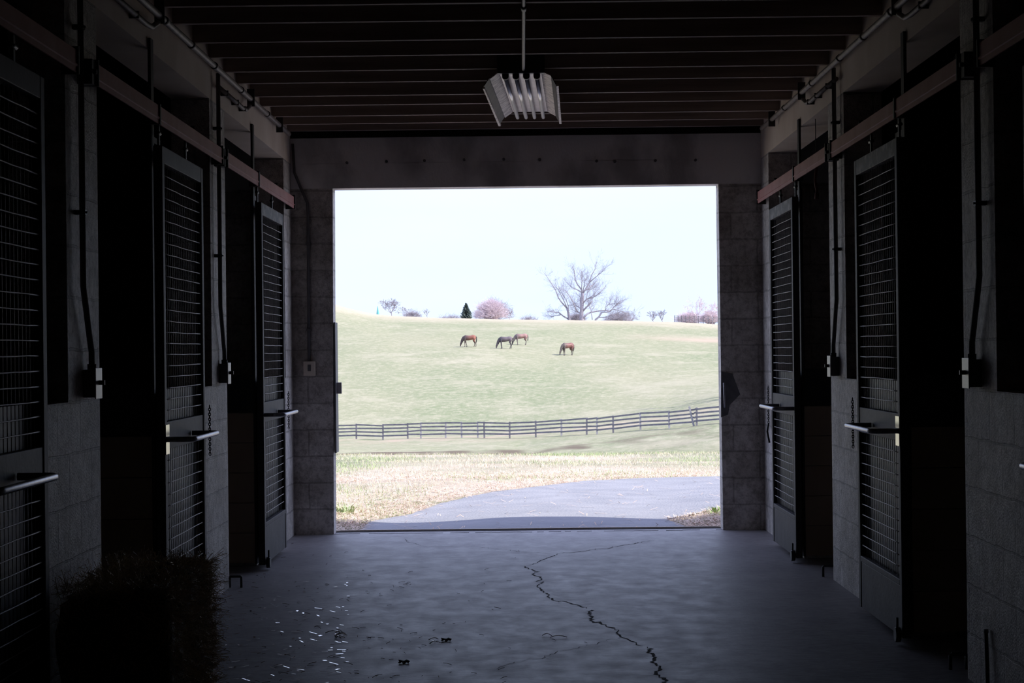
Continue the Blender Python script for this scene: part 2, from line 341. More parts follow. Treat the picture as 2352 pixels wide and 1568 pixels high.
# ------------------------------------------------------------------ stall doors
def chain_mb(p0, p1, n, r=.0024, R=.0055):
    mb = MB(); p0, p1 = Vector(p0), Vector(p1)
    for i in range(n):
        c = p0.lerp(p1, (i + .5) / n); L = (p1 - p0).length / n * .72
        ax = Vector((1, 0, 0)) if i % 2 else Vector((0, 1, 0))
        pts = [c + ax * (R * math.cos(t)) + Vector((0, 0, L * math.sin(t))) for t in [2 * math.pi * k / 8 for k in range(9)]]
        mb.tube(pts, r, 5, caps=False)
    return mb
def stall_door(X, s, y0, label, tape=False, chain=False, worn=False, wid=1.22, hook=False):
    """X: aisle-side face, s: -1 on the left wall, +1 on the right; local origin at near bottom corner"""
    xi = s * .042
    D = thing('stall_door', label, 'stall door', (X, y0, 0), 'sliding stall doors')
    f = MB(); st = .06; zt_, zb = 2.365, .03
    f.box(0, xi, 0, st, zb, zt_); f.box(0, xi, wid - st, wid, zb, zt_)
    f.box(0, xi, st, wid - st, .27, .30)
    f.build('frame', M['steel'], D, .004)
    t_ = MB().box(s * .001, xi, st, wid - st, zt_ - .08, zt_); t_.build('top_rail', M['worn'] if worn else M['steel'], D, .003)
    MB().box(s * .004, xi - s * .004, st, wid - st, .945, 1.075).build('middle_plate', M['steel'], D, .003)
    MB().box(s * .004, xi - s * .004, st, wid - st, .03, .27).build('kick_panel', M['steel'], D, .003)
    for nm, z0, z1 in (('upper_grille', 1.075, zt_ - .08), ('lower_grille', .30, .945)):
        g = MB(); n = int((z1 - z0) / .0548); rr = random.Random(int(y0 * 100) + int(z0 * 10))
        for i in range(1, n + 1):
            z = z0 + i * (z1 - z0) / (n + 1)
            pts = [(s * .012, st + (wid - 2 * st) * t / 6, z + rr.uniform(-.0016, .0016)) for t in range(7)]
            g.tube(pts, .0028, 5)
        m_ = int((wid - 2 * st) / .051)
        for i in range(1, m_):
            y = st + i * (wid - 2 * st) / m_
            g.tube([(s * .022, y, z0), (s * .022, y, z1)], .002, 4)
        g.build(nm, M['wire'], D)
    MB().box(s * .0425, s * .0455, .03, wid - .03, .25, 1.225).build('added_dark_sheet', M['black'], D)  # black sheet added so the wall behind the lower grille reads dark
    # U shaped pull bar
    hz = .995; rd = .015; o_ = -s * .13; pts = [(0, .03, hz), (o_ * .75, .03, hz)]
    for k in range(1, 5):
        a = k / 4 * math.pi / 2; pts.append((o_ * .75 + o_ * .25 * math.sin(a), .03 + .04 * (1 - math.cos(a)), hz))
    pts += [(o_, .4, hz)]
    for k in range(0, 5):
        a = k / 4 * math.pi / 2; pts.append((o_ * .75 + o_ * .25 * math.cos(a), .74 + .04 * math.sin(a), hz))
    pts += [(0, .78, hz)]
    MB().tube(pts, .0125, 10).build('handle', M['barsteel'], D)
    if tape:
        p = MB(); p.box(-s * .0005, -s * .0035, .004, .10, hz + .013, hz + .068); p.box(-s * .0005, -s * .0035, .006, .098, hz - .07, hz - .013)
        q = p.build('reflective_plate', M['tape'], D); q['label'] = 'cream plate behind the handle end'
    if chain:
        chain_mb((-s * .02, wid + .012, 1.12), (-s * .02, wid + .012, .86), 20).build('chain', M['black'], D)
        if hook:
            MB().tube([(-s * .02, wid + .01, .86), (-s * .03, wid + .012, .80), (-s * .015, wid + .01, .72)], .007, 6).build('snap_hook', M['black'], D)
    for yy in (.22, wid - .22):
        h = MB().box(s * .05, s * .06, yy - .012, yy + .012, zt_ - .03, 2.496); h.box(s * .042, s * .06, yy - .02, yy + .02, zt_ - .05, zt_ - .01); h.tube([(s * .055, yy - .04, 2.445), (s * .055, yy + .04, 2.445)], .010, 6)
        h.build('hanger', M['black'], D)
    w = MB().tube([(-s * .005, .03, .045), (-s * .03, .03, .045)], .035, 10); w.tube([(-s * .018, .035, .05), (-s * .02, .02, .125)], .006, 6)
    w.build('guide_roller', M['black'], D)
    return D
dl = [(13.15, 'farthest grille stall door on the left wall, next to the doorway end', dict(chain=True, worn=True)),
      (9.51, 'left wall grille stall door with cream plates beside its handle', dict(tape=True, chain=True)),
      (5.94, 'nearest grille stall door on the left, cut off by the photo edge', {})]
for y0, lb_, kw in dl: stall_door(-1.66, -1, y0, lb_, **kw)
dr = [(13.22, 'farthest grille stall door on the right wall, narrow beside the doorway end', dict(chain=True, worn=True, hook=True)),
      (9.54, 'right wall grille stall door with cream plate beside its handle', dict(tape=True, chain=True, worn=True)),
      (5.93, 'nearest stall door on the right, only its handle reaching into the photo', {})]
for y0, lb_, kw in dr: stall_door(1.76, 1, y0, lb_, **kw)

# ------------------------------------------------------------------ door tracks
prof = [(.002, 2.53), (.002, 2.565), (.058, 2.565), (.064, 2.56), (.064, 2.508), (.069, 2.505), (.069, 2.498), (.064, 2.495), (.064, 2.474), (.058, 2.474), (.058, 2.557), (.010, 2.557), (.010, 2.53)]
def track(X, s, y0, y1, label):
    T = thing('door_track', label, 'door track', (X, y0, 0), 'red sliding door tracks')
    L_ = y1 - y0; ym = L_ * .41
    for a, b in ((0, ym - .006), (ym + .006, L_)):
        MB().prism(prof, a, b, 0, -s).build('track_cover', M['red'], T)
    c = MB(); c.prism([(0.002, 2.472), (0.002, 2.571), (.066, 2.571), (.072, 2.566), (.072, 2.472)], ym - .012, ym + .012, 0, -s); c.build('joint_clip', M['black'], T)
    for y in (-.012, L_):
        MB().prism([(0.002, 2.468), (0.002, 2.575), (.072, 2.575), (.072, 2.468)], y, y + .012, 0, -s).build('end_plate', M['black'], T)
    for y in (.15, L_ * .75):
        MB().tube([(-s * .035, y, 2.562), (-s * .035, y, 2.592)], .012, 6).build('bolt', M['black'], T)
    MB().tube([(-s * .034, .03, 2.508), (-s * .034, L_ - .03, 2.508)], .012, 8).build('inner_rail', M['black'], T)
    return T
track(XL, -1, 11.82, 15.3, 'dull red door track on the left wall, nearest the doorway')
track(XL, -1, 8.2, 11.62, 'long dark red door track above the middle left stall door')
track(XL, -1, 4.4, 7.82, 'door track at the upper left edge of the photo')
track(XR, 1, 11.92, 15.36, 'dull red door track on the right wall, nearest the doorway')
track(XR, 1, 8.32, 11.72, 'long dark red door track above the middle right stall door')
track(XR, 1, 4.5, 7.93, 'door track at the upper right edge of the photo')
for X, s, ys, w in ((XL, -1, (8.14, 11.77), 'left'), (XR, 1, (8.24, 11.87), 'right')):
    for i, y in enumerate(ys):
        MBx = MB().box(X + s * .01, X - s * .06, y - .02, y + .035, 2.47, 2.57); MBx.tube([(X - s * .06, y, 2.52), (X - s * .075, y, 2.52)], .010, 6)
        tag(MBx.build('track_bracket', M['black']), 'black bracket between two door tracks on the %s %s pier' % ('near' if i == 0 else 'far', w), 'bracket', 'track brackets')

# ------------------------------------------------------------------ jambs, kick boards, window grilles
for X, s, A, w in ((XL, -1, AL, 'left'), (XR, 1, AR, 'right')):
    for k, nm in ((0, 'far'), (1, 'middle'), (2, 'near')):
        a = A[k]; yj = a + 1.27
        if k < 2:
            tag(MB().box(X, X - s * .015, yj - .09, yj - .02, .02, 2.89).build('jamb_post', M['steel']),
                'dark steel strip post beside the %s %s stall opening' % (nm, w), 'door post', 'stall opening posts')
        kb = MB()
        for i in range(5): kb.box(X + s * .004, X + s * (TH + .05), yj - .024, yj - .001, .02 + i * .197, .02 + i * .197 + .193)
        if k < 2:
            tag(kb.build('kick_board', M['kick']), 'brown boarded lower jamb inside the %s %s stall opening' % (nm, w), 'boarding', 'boarded stall jambs')
            jk = MB().box(X + s * .004, X + s * (TH + .05), yj - .024, yj - .001, 1.006, 1.25).build('dark_jamb_cover', M['black'], bpy.data.objects[[o.name for o in COL.objects if o.name.startswith('kick_board')][-1]])  # black cover added to hide the lit sill of the half wall
        g = thing('window_grille', 'narrow dark barred strip beside the %s %s stall opening, behind its door' % (nm, w), 'grille', (X + s * .012, yj, HW), 'stall window grilles')
        hh = 2.44 - HW; ww = .28
        fr = MB(); fr.box(-.006, .006, 0, .012, 0, hh); fr.box(-.006, .006, ww - .02, ww, 0, hh); fr.box(-.006, .006, 0, ww, hh - .03, hh)
        fr.build('frame', M['steel'], g)
        gm = MB()
        for i in range(1, 22): gm.tube([(0, 0, .02 + i * (hh - .05) / 22), (0, ww, .02 + i * (hh - .05) / 22)], .004, 4)
        gm.build('bars', M['wire'], g)

# ------------------------------------------------------------------ electrical on the piers
def pier_electrics(X, s, a, where):
    x = X - s * .03; zb = 1.222
    B = thing('switch_box', 'dark switch box with pale toggle plate on the %s pier' % where, 'switch box', (X, a - .275, zb), 'switch boxes on the piers')
    MB().box(0, -s * .05, -.055, .055, 0, .112).build('box_body', M['box'], B, .004)
    MB().box(-s * .05, -s * .055, -.062, .062, -.006, .118).build('switch_plate', M['plate'], B, .002)
    MB().box(-s * .055, -s * .078, -.006, .006, .05, .068).build('toggle', M['black'], B)
    C = thing('electrical_conduit', 'thin vertical conduit running down the %s pier to its switch box' % where, 'conduit', (X, a - .275, zb + .112), 'conduits down the piers')
    yo = a - .44 - (a - .275); z0 = 0
    pts = [(-s * .026, 0, z0), (-s * .026, 0, .07), (-s * .026, -.03, .12), (-s * .03, yo * .8, .27), (-s * .03, yo, .33), (-s * .03, yo, 3.0 - zb - .112)]
    MB().tube(pts, .0125, 8).build('pipe', M['darkpipe'], C)
    for z in (.62, 1.35):
        c = MB().box(0, -s * .045, yo - .018, yo + .018, z - .009, z + .009); c.tube([(-s * .045, yo, z), (-s * .051, yo, z)], .005, 6); c.build('clamp', M['black'], C)
    MB().tube([(-s * .026, 0, -.002), (-s * .026, 0, .022)], .018, 8).build('coupling', M['black'], C)
pier_electrics(XL, -1, AL[0], 'far left'); pier_electrics(XL, -1, AL[1], 'near left')
pier_electrics(XR, 1, AR[0], 'far right'); pier_electrics(XR, 1, AR[1], 'near right')

# pipes along the ceiling corners
for X, s, A, w in ((XL, -1, AL, 'left'), (XR, 1, AR, 'right')):
    P = thing('ceiling_pipe', 'long pipe along the %s ceiling corner ending at the doorway wall' % w, 'pipe', (X - s * .045, 3, 2.99), 'pipes along the ceiling corners')
    ye = 15.2
    MB().tube([(0, 0, 0), (0, ye - 3, .03)], .017, 10).build('pipe', M['pipe'], P)
    for y in (6.3, 8.1, 9.9, 10.7, 11.5, 12.6, 13.9):
        MB().tube([(0, y - 3 - .03, (y - 3) * .0025), (0, y - 3 + .03, (y - 3) * .0025)], .021, 10).build('coupling', M['pipe'], P)
    for y in (9.75, 13.05, 14.6):
        MB().box(-.024, .024, y - 3 - .005, y - 3 + .005, -.022, .09).build('hanger_strap', M['black'], P)
    for y0, y1, q in ((11.72, 13.0, 'starting at the far pier'), (6.5, 9.7, 'at the near end of the aisle')):
        pts = [(X - s * .03, y0, 2.925), (X - s * .03, y1 - .22, 2.925), (X - s * .035, y1 - .1, 2.93), (X - s * .045, y1, 2.965)]
        mb = MB().tube([(p[0] - (X), p[1] - y0, p[2] - 2.925) for p in pts], .0135, 8)
        B = thing('branch_conduit', 'short conduit below the %s corner pipe, %s' % (w, q), 'conduit', (X, y0, 2.925), 'branch conduits below the corner pipes')
        mb.build('pipe', M['pipe'], B)
        for t in (.25, .6, .85):
            y = (y1 - y0) * t; c = MB().box(0, -s * .045, y - .006, y + .006, -.016, .016); c.build('clamp', M['black'], B)

# conduit and box on the end wall (left of the doorway)
P = thing('electrical_conduit', 'thin bent conduit on the end wall left of the doorway', 'conduit', (0, 0, 0), 'conduits down the piers'); del P['group']
yw = YE - .02
pp = [at(672, 330, yw), at(676, 396, yw), at(690, 430, yw), at(706, 466, yw), at(707, 500, yw), at(710, 830, yw)]
MB().tube(pp, .011, 8).build('pipe', M['darkpipe'], P)
for q in ((708, 560), (709, 757)):
    c = at(q[0], q[1], yw); MB().box(c.x - .02, c.x + .02, c.y - .013, YE, c.z - .01, c.z + .01).build('clamp', M['darkpipe'], P)
B = thing('outlet_box', 'small grey outlet box at the foot of the end wall conduit', 'outlet box', (0, 0, 0))
c = at(711, 846, yw); MB().box(c.x - .045, c.x + .045, YE - .045, YE, c.z - .055, c.z + .055).build('box_body', M['lintel'], B, .004)
MB().box(c.x - .012, c.x + .012, YE - .05, YE - .045, c.z - .02, c.z + .03).build('cover', M['box'], B)
# latch plate standing into the doorway
a1, a2 = at(771, 878, YE + .06), at(785, 904, YE + .06)
Lt = thing('door_latch', 'grey metal latch plate sticking out from the left doorway edge', 'latch', (a1.x, a1.y, a1.z))
MB().box(-.012, a2.x - a1.x, 0, .012, a2.z - a1.z, 0).build('latch_plate', M['fixplate'], Lt, .004)
MB().box(-.02, .006, -.01, .02, -.23, .02).build('mounting_strip', M['plate'], Lt)
c1, c2 = at(768, 740, YE), at(769, 1040, YE)
tag(MB().box(TLc.x - .004, TLc.x + .008, YE - .005, YE + .2, c2.z, c1.z).build('edge_angle', M['box'], None, .002), 'dark steel angle on the left doorway edge behind the latch', 'steel angle')
# hook plate on the right jamb
Hk = thing('wall_latch', 'dark rusty latch bracket on the right side of the doorway', 'latch', (0, 0, 0))
q = [at(1656, 853, YE), at(1682, 858, YE), at(1700, 905, YE), at(1676, 930, YE), at(1672, 952, YE), at(1656, 958, YE)]
hm = MB(); n = len(q)
hm.v = [(p.x, YE - .006, p.z) for p in q] + [(p.x, YE + .001, p.z) for p in q]
hm.face(list(range(n))[::-1]); hm.face([n + i for i in range(n)])
for i in range(n): hm.face([i, (i + 1) % n, n + (i + 1) % n, n + i])
hm.build('back_plate', M['box'], Hk)
a, b = at(1663, 880, YE - .03), at(1665, 935, YE - .03)
MB().tube([(a.x, YE, a.z), a, b, (b.x, YE, b.z)], .008, 6).build('pull_bar', M['barsteel'], Hk)
# anchor bolts in the lintel joint
for i, (px, py) in enumerate(((797, 374), (888, 371), (975, 369), (1066, 367), (1157, 366), (1240, 367), (1370, 370), (1412, 371), (1505, 369), (1597, 368))):
    c = at(px, py, YE)
    MB().tube([(c.x, YE + .02, c.z), (c.x, YE - .03, c.z)], .011, 6).build('anchor_bolt', M['darkpipe'], ew)

# ------------------------------------------------------------------ light fixture
LF = thing('light_fixture', 'dusty unlit four tube light fixture hanging under the ceiling joists', 'light fixture', (0, 0, 0))
Yn, Yf = 12.19, 14.24
def P3(n_, f_): return at(n_[0], n_[1], Yn), at(f_[0], f_[1], Yf)
li_n, li_f = P3((1146, 167), (1178, 257)); ri_n, ri_f = P3((1243, 163), (1257, 255))
zl = 3.058
for p in (li_n, li_f, ri_n, ri_f): p.z = zl
def slab(mb, a, b, c, d, t=.006):
    nrm = (b - a).cross(d - a).normalized() * t; n = len(mb.v)
    for p in (a, b, c, d): mb.v.append(tuple(p))
    for p in (a, b, c, d): mb.v.append(tuple(p + nrm))
    mb.face([n, n + 1, n + 2, n + 3]); mb.face([n + 7, n + 6, n + 5, n + 4])
    for i in range(4):
        j = (i + 1) % 4; mb.face([n + i, n + 4 + i, n + 4 + j, n + j])
mb = MB(); slab(mb, li_n, li_f, ri_f, ri_n); mb.build('center_plate', M['fixplate'], LF)
lo_n, lo_f = P3((1124, 180), (1159, 269)); ro_n, ro_f = P3((1266, 172), (1277, 265))
mb = MB(); slab(mb, lo_n, lo_f, li_f, li_n); mb.build('reflector_wing', M['fixture'], LF)
mb = MB(); slab(mb, ri_n, ri_f, ro_f, ro_n); mb.build('reflector_wing', M['fixture'], LF)
# outer rails hanging below the wings
for (n1, f1, n2, f2) in (((1110, 199), (1146, 286), (1114, 200), (1151, 286)), ((1277, 194), (1284, 281), (1282, 193), (1289, 281))):
    a, b = P3(n1, f1); c, d = P3(n2, f2); mb = MB(); slab(mb, a, b, d, c, .012); mb.build('lower_lip', M['fixture'], LF)
for (o1, o2, n1, f1) in ((lo_n, lo_f, (1112, 198), (1149, 284)), (ro_n, ro_f, (1277, 193), (1285, 280))):
    a, b = P3(n1, f1); mb = MB(); slab(mb, o1, o2, b, a, .004); mb.build('side_panel', M['darkpipe'], LF)
tn = [(1161, 188), (1185, 187), (1209, 186), (1233, 184)]; tf = [(1188.5, 271), (1208, 270.5), (1227.5, 269.5), (1247.6, 269)]
for a, b in zip(tn, tf):
    pa = at(a[0], a[1], Yn - .02); pb = at(b[0], b[1], Yf + .02); pa.z = 3.018; pb.z = 3.018
    t_ = MB().tube([pa, pb], .0128, 14).build('tube', M['tube'], LF)
    d = (pb - pa).normalized()
    MB().tube([pb, pb + d * .035], .0125, 10).build('end_cap', M['plate'], t_)
    mb = MB().box(pa.x - .02, pa.x + .02, pa.y - .05, pa.y - .01, 3.018, 3.085); mb.tube([(pa.x, pa.y - .05, 3.018), (pa.x, pa.y - .01, 3.018)], .02, 12)
    mb.build('lampholder', M['black'], LF)
hb = MB().box(li_n.x - .01, ri_n.x + .02, Yn - .10, Yn - .05, 3.03, 3.16); hb.build('end_housing', M['black'], LF, .004)
for t in (.3, .62):
    c = li_n.lerp(ri_f, t); 
for fx, ft in ((.33, .52), (.70, .52)):
    a = li_n.lerp(li_f, ft); b = ri_n.lerp(ri_f, ft); c = a.lerp(b, fx)
    MB().box(c.x - .008, c.x + .008, c.y - .03, c.y + .03, zl - .004, zl + .001).build('slot', M['black'], LF)
for x in (li_n.x + .08, ri_n.x - .05):
    for y in (Yn + .15, Yf - .2): MB().tube([(x + (y - Yn) * .05, y, zl), (x + (y - Yn) * .05, y, 3.2)], .006, 6).build('hanger_rod', M['black'], LF)
c0 = atz(1203, 0, JZ - .02); c1_ = atz(1203, 82, JZ - .02)
K = thing('electrical_conduit', 'conduit under the joists leading to the ceiling light fixture', 'conduit', (0, 0, 0))
MB().tube([(c0.x, 4, JZ - .02), (c0.x, c0.y, JZ - .02), (c1_.x, 12.15, JZ - .02)], .010, 8).build('pipe', M['darkpipe'], K)
cc = atz(1203, 17, JZ - .02); MB().tube([(cc.x, cc.y - .05, JZ - .02), (cc.x, cc.y + .05, JZ - .02)], .015, 8).build('coupling', M['darkpipe'], K)

# ------------------------------------------------------------------ floor bits
def crack(pts, w):
    w *= .6; mb = MB(); pts = [atz(x, y, 0) for x, y in pts]; out = []
    for i in range(len(pts) - 1):
        n = max(2, int((pts[i + 1] - pts[i]).length / .03))
        for k in range(n):
            p = pts[i].lerp(pts[i + 1], k / n); j = .012 if i or k else 0
            out.append(p + Vector((random.uniform(-j, j), random.uniform(-j, j) * 2, 0)))
    out.append(pts[-1]); vs = []
    for i, p in enumerate(out):
        d = (out[min(i + 1, len(out) - 1)] - out[max(i - 1, 0)]); d = Vector((-d.y, d.x, 0)).normalized()
        ww = w * random.uniform(.35, 1.5) * (.25 if i in (0, len(out) - 1) else 1)
        n_ = len(mb.v); mb.v += [(p.x - d.x * ww / 2, p.y - d.y * ww / 2, .0012), (p.x + d.x * ww / 2, p.y + d.y * ww / 2, .0012)]
        if i: mb.face([n_ - 2, n_ - 1, n_ + 1, n_])
    return mb.build('crack', M['crack'], fl)
def c5(l): return [(1120 + x / 4.148, 1190 + y / 4.148) for x, y in l]
def c4(l): return [(640 + x / 4.148, 1190 + y / 4.148) for x, y in l]
crack(c5([(1590, 208), (1400, 238), (1240, 265), (1130, 288), (1030, 293), (930, 312), (830, 325), (705, 330), (620, 358), (520, 395), (430, 438), (365, 447)]), .012)
crack(c5([(310, 455), (345, 457), (400, 483), (480, 512), (425, 530), (465, 548), (530, 578), (480, 603), (515, 605), (480, 650), (500, 685), (565, 715), (580, 745), (600, 765), (670, 788), (740, 795), (825, 815), (940, 860)]), .016)
crack(c5([(990, 872), (958, 900), (975, 930), (985, 965), (1020, 990), (1080, 990), (1110, 1018), (1200, 1050)]), .024)
crack(c5([(1215, 1050), (1240, 1080), (1220, 1100), (1258, 1124), (1370, 1160), (1400, 1190), (1480, 1218)]), .015)
crack(c5([(1520, 1225), (1545, 1245), (1540, 1280), (1600, 1330), (1580, 1370), (1640, 1410), (1660, 1440), (1600, 1475), (1690, 1530), (1670, 1600)]), .022)
crack(c4([(1200, 198), (1240, 228), (1300, 240), (1370, 265), (1600, 268), (1900, 275), (2070, 292)]) + c5([(200, 298), (285, 318), (440, 325), (600, 335)]), .006)
crack(c5([(1330, 1130), (1150, 1160), (900, 1230), (700, 1260), (500, 1330), (330, 1355), (150, 1410), (60, 1440)]), .005)
# straw scatter
def straw_bits(n, area, mname, name, label, seed, l0=.02, l1=.07, r=.0022, z=.003, parent=None, tilt=.25):
    rr = random.Random(seed); mb = MB(); k = 0
    while k < n:
        x, y, dens = area(rr)
        if rr.random() > dens: continue
        k += 1; a = rr.uniform(0, math.pi); l = rr.uniform(l0, l1) / 2; t = rr.uniform(0, tilt) * l
        d = Vector((math.cos(a) * l, math.sin(a) * l, t)); c = Vector((x, y, z + t))
        if mname == 'palestraw':
            u = Vector((rr.gauss(-.05 * x, .11), rr.gauss(.0, .03), 1)).normalized(); d = Vector((d.x, d.y, 0)); d = (d - u * d.dot(u)); w_ = d.cross(u).normalized() * r * 1.6; c.z = .006
            mb.quad(c - d - w_, c + d - w_, c + d + w_, c - d + w_)
        else: mb.tube([c - d, c + Vector((0, 0, l * .1)), c + d], r, 3)
    o = mb.build(name, M[mname], parent); return o
def area_left(rr):
    p = atz(rr.uniform(470, 800), rr.uniform(1320, 1620), 0); return p.x, p.y, 1 if p.x > -1.7 else 0
o = straw_bits(230, area_left, 'palestraw', 'loose_straw', '', 3, .012, .05, .003); tag(o, 'pale straw bits scattered on the floor in front of the hay bale', 'straw', kind='stuff')
def area_all(rr):
    p = atz(rr.gauss(760, 230), 1240 + 420 * rr.random() ** .6, 0); return p.x, p.y, 1 if -1.7 < p.x < 1.8 and p.y < 15.5 else 0
o = straw_bits(260, area_all, 'straw', 'chaff', '', 5, .008, .045, .0013); o.data.materials[0] = M['hay']; tag(o, 'dark chaff and hay crumbs scattered over the concrete aisle floor', 'chaff', kind='stuff')
def curved(name, px, label, cat, r=.004, m='palestraw', n=5, seed=1):
    rr = random.Random(seed); mb = MB()
    for i in range(n):
        c = atz(px[0] + rr.uniform(-9, 9), px[1] + rr.uniform(-6, 6), 0); a = rr.uniform(0, 6.28); l = rr.uniform(.04, .09)
        pts = [c + Vector((math.cos(a + t * .5) * l * t, math.sin(a + t * .5) * l * t, .004 + .02 * t * (1 - t) * 2)) for t in (0, .25, .5, .75, 1)]
        mb.tube(pts, r * .6, 4)
    return tag(mb.build(name, M[m]), label, cat)
curved('straw_wisp', (778, 1460), 'curled pale straw wisp on the floor, largest on the left side', 'straw', n=7)
curved('straw_wisp', (1272, 1466), 'small crossed straw lying near the floor crack', 'straw', n=2, seed=4)
curved('straw_wisp', (992, 1474), 'bent straw beside the dark leaf on the floor', 'straw', n=2, seed=8)
for px, lb_ in (((1025, 1472), 'dark dead leaf lying on the middle of the aisle floor'), ((928, 1523), 'dark leaf scrap on the floor below the dead leaf')):
    c = atz(*px, 0); mb = MB(); n = 12; mb.v.append((c.x, c.y, .012))
    for k in range(n):
        a = k / n * 2 * math.pi; r_ = (.03 if k % 2 else .02); mb.v.append((c.x + math.cos(a) * r_, c.y + math.sin(a) * r_ * 1.3, .002 + .006 * (k % 3)))
    for k in range(n): mb.face([0, 1 + k, 1 + (k + 1) % n])
    o = mb.build('dead_leaf', M['leaf']); so = o.modifiers.new('thickness', 'SOLIDIFY'); so.thickness = .002; tag(o, lb_, 'leaf')
# floor guides: small steel staples beside the piers
for px, py, s, lb_ in ((541, 1349, 1, 'small black steel staple on the floor beside the far left pier'), (1904, 1324, -1, 'small black steel staple on the floor beside the far right pier'), (2202, 1537, -1, 'black steel staple on the floor beside the near right pier')):
    c = atz(px, py, 0)
    mb = MB().tube([(c.x - .035, c.y, 0), (c.x - .035, c.y, .06), (c.x - .03, c.y, .066), (c.x + .03, c.y, .066), (c.x + .035, c.y, .06), (c.x + .035, c.y, 0)], .008, 6)
    tag(mb.build('floor_staple', M['black']), lb_, 'floor guide', 'floor guides')
# rod leaning at near right pier
p0, p1 = Vector((XR - .022, 8.10, 0)), Vector((XR - .014, 8.16, .25))
R_ = thing('iron_rod', 'short dark rod leaning on the near right pier by the floor', 'rod', tuple(p0))
d = p1 - p0; MB().tube([(0, 0, 0.0), tuple(d)], .008, 8).build('shaft', M['black'], R_); MB().tube([tuple(d * .98), tuple(d * 1.04)], .010, 8).build('tip', M['barsteel'], R_)
# hanging strap in the far right stall opening
c = at(1874, 385, 13.0); S_ = thing('hanging_strap', 'reddish strap hanging in the far right stall opening', 'strap', tuple(c))
MB().tube([(0, 0, .06), (.004, 0, 0), (-.006, 0, -.08), (.006, 0, -.16)], .009, 6).build('strap', M['strap'], S_)
MB().tube([(.006, 0, -.16), (.002, 0, -.20)], .014, 6).build('knot', M['strap'], S_)
MB().tube([(0, 0, .06), (0, 0, LZ - c.z)], .003, 4).build('cord', M['black'], S_)

# ------------------------------------------------------------------ hay bale
HB = thing('hay_bale', 'shaggy dark hay bale standing at the lower left against the wall', 'hay bale', (-1.665, 7.26, 0))
bw, bl, bh = .40, 1.15, .565; mb = MB(); nx, ny, nz = 8, 22, 10; idx = {}
def hv(i, j, k):
    if (i, j, k) not in idx:
        v = Vector((i / nx * bw, j / ny * bl, k / nz * bh)); q = pnoise(v * 7 + Vector((3, 1, 5))) * .035 + pnoise(v * 22) * .015
        c = Vector((bw / 2, bl / 2, bh / 2)); d = (v - c); d = Vector((d.x / bw, d.y / bl, d.z / bh)); rnd = max(0, d.length - .62) * .35
        v2 = v + d.normalized() * (q - rnd * .35) if k else v
        if k == nz: v2.z -= .05 * max(0, 1 - i / nx * 1.3) + .03 * abs(pnoise(Vector((j * .4, 3, 2))))
        v2.x = max(v2.x, -.03); v2.y = max(v2.y, 0)
        idx[i, j, k] = len(mb.v); mb.v.append(tuple(v2))
    return idx[i, j, k]
for i in range(nx):
    for j in range(ny):
        mb.face([hv(i, j, nz), hv(i + 1, j, nz), hv(i + 1, j + 1, nz), hv(i, j + 1, nz)], True)
        mb.face([hv(i, j, 0), hv(i, j + 1, 0), hv(i + 1, j + 1, 0), hv(i + 1, j, 0)], True)
for i in range(nx):
    for k in range(nz):
        mb.face([hv(i, 0, k), hv(i + 1, 0, k), hv(i + 1, 0, k + 1), hv(i, 0, k + 1)], True); mb.face([hv(i, ny, k), hv(i, ny, k + 1), hv(i + 1, ny, k + 1), hv(i + 1, ny, k)], True)
for j in range(ny):
    for k in range(nz):
        mb.face([hv(0, j, k), hv(0, j, k + 1), hv(0, j + 1, k + 1), hv(0, j + 1, k)], True); mb.face([hv(nx, j, k), hv(nx, j + 1, k), hv(nx, j + 1, k + 1), hv(nx, j, k + 1)], True)
mb.build('bale_core', M['hay'], HB)
rr = random.Random(11); sb = MB()
for _ in range(7500):
    t = rr.random()
    if t < .45: p = Vector((bw, rr.uniform(0, bl), rr.uniform(0.02, bh))); nrm = Vector((1, 0, 0))
    elif t < .85: p = Vector((rr.uniform(0, bw), rr.uniform(0, bl), bh - .02)); nrm = Vector((0, 0, 1))
    else: p = Vector((rr.uniform(0, bw), 0, rr.uniform(0.02, bh))); nrm = Vector((0, -1, 0))
    d = Vector((rr.gauss(0, 1), rr.gauss(0, 1), rr.gauss(0, .8))).normalized() + nrm * rr.uniform(.1, .8); d.normalize(); l = rr.uniform(.02, .075)
    a = p - d * .01; b = p + d * l; c = b + Vector((rr.gauss(0, .015), rr.gauss(0, .015), -.012))
    if min(a.z, b.z, c.z) < .004: continue
    if max(b.x, c.x) > 0 and min(b.x, c.x) < -.05: continue
    w = Vector((rr.gauss(0, 1), rr.gauss(0, 1), rr.gauss(0, 1))).normalized() * .0011
    sb.quad(a - w, a + w, b + w, b - w); sb.tri(b - w, b + w, c)
o = sb.build('hay_stalks', M['straw'], HB); o['kind'] = 'stuff'
gb = MB()
for (px, py) in ((263, 1350), (353, 1329), (425, 1357), (398, 1365), (405, 1300), (450, 1330)):
    p = Vector(((px - 230) / 240 * bw, .3 + rr.random() * .6, bh + .012)); d = Vector((rr.gauss(0, 1), rr.gauss(0, 1), .2)).normalized() * .03
    gb.tube([p - d, p + d], .003, 4)
gb.build('pale_stalks', M['palestraw'], HB)['kind'] = 'stuff'

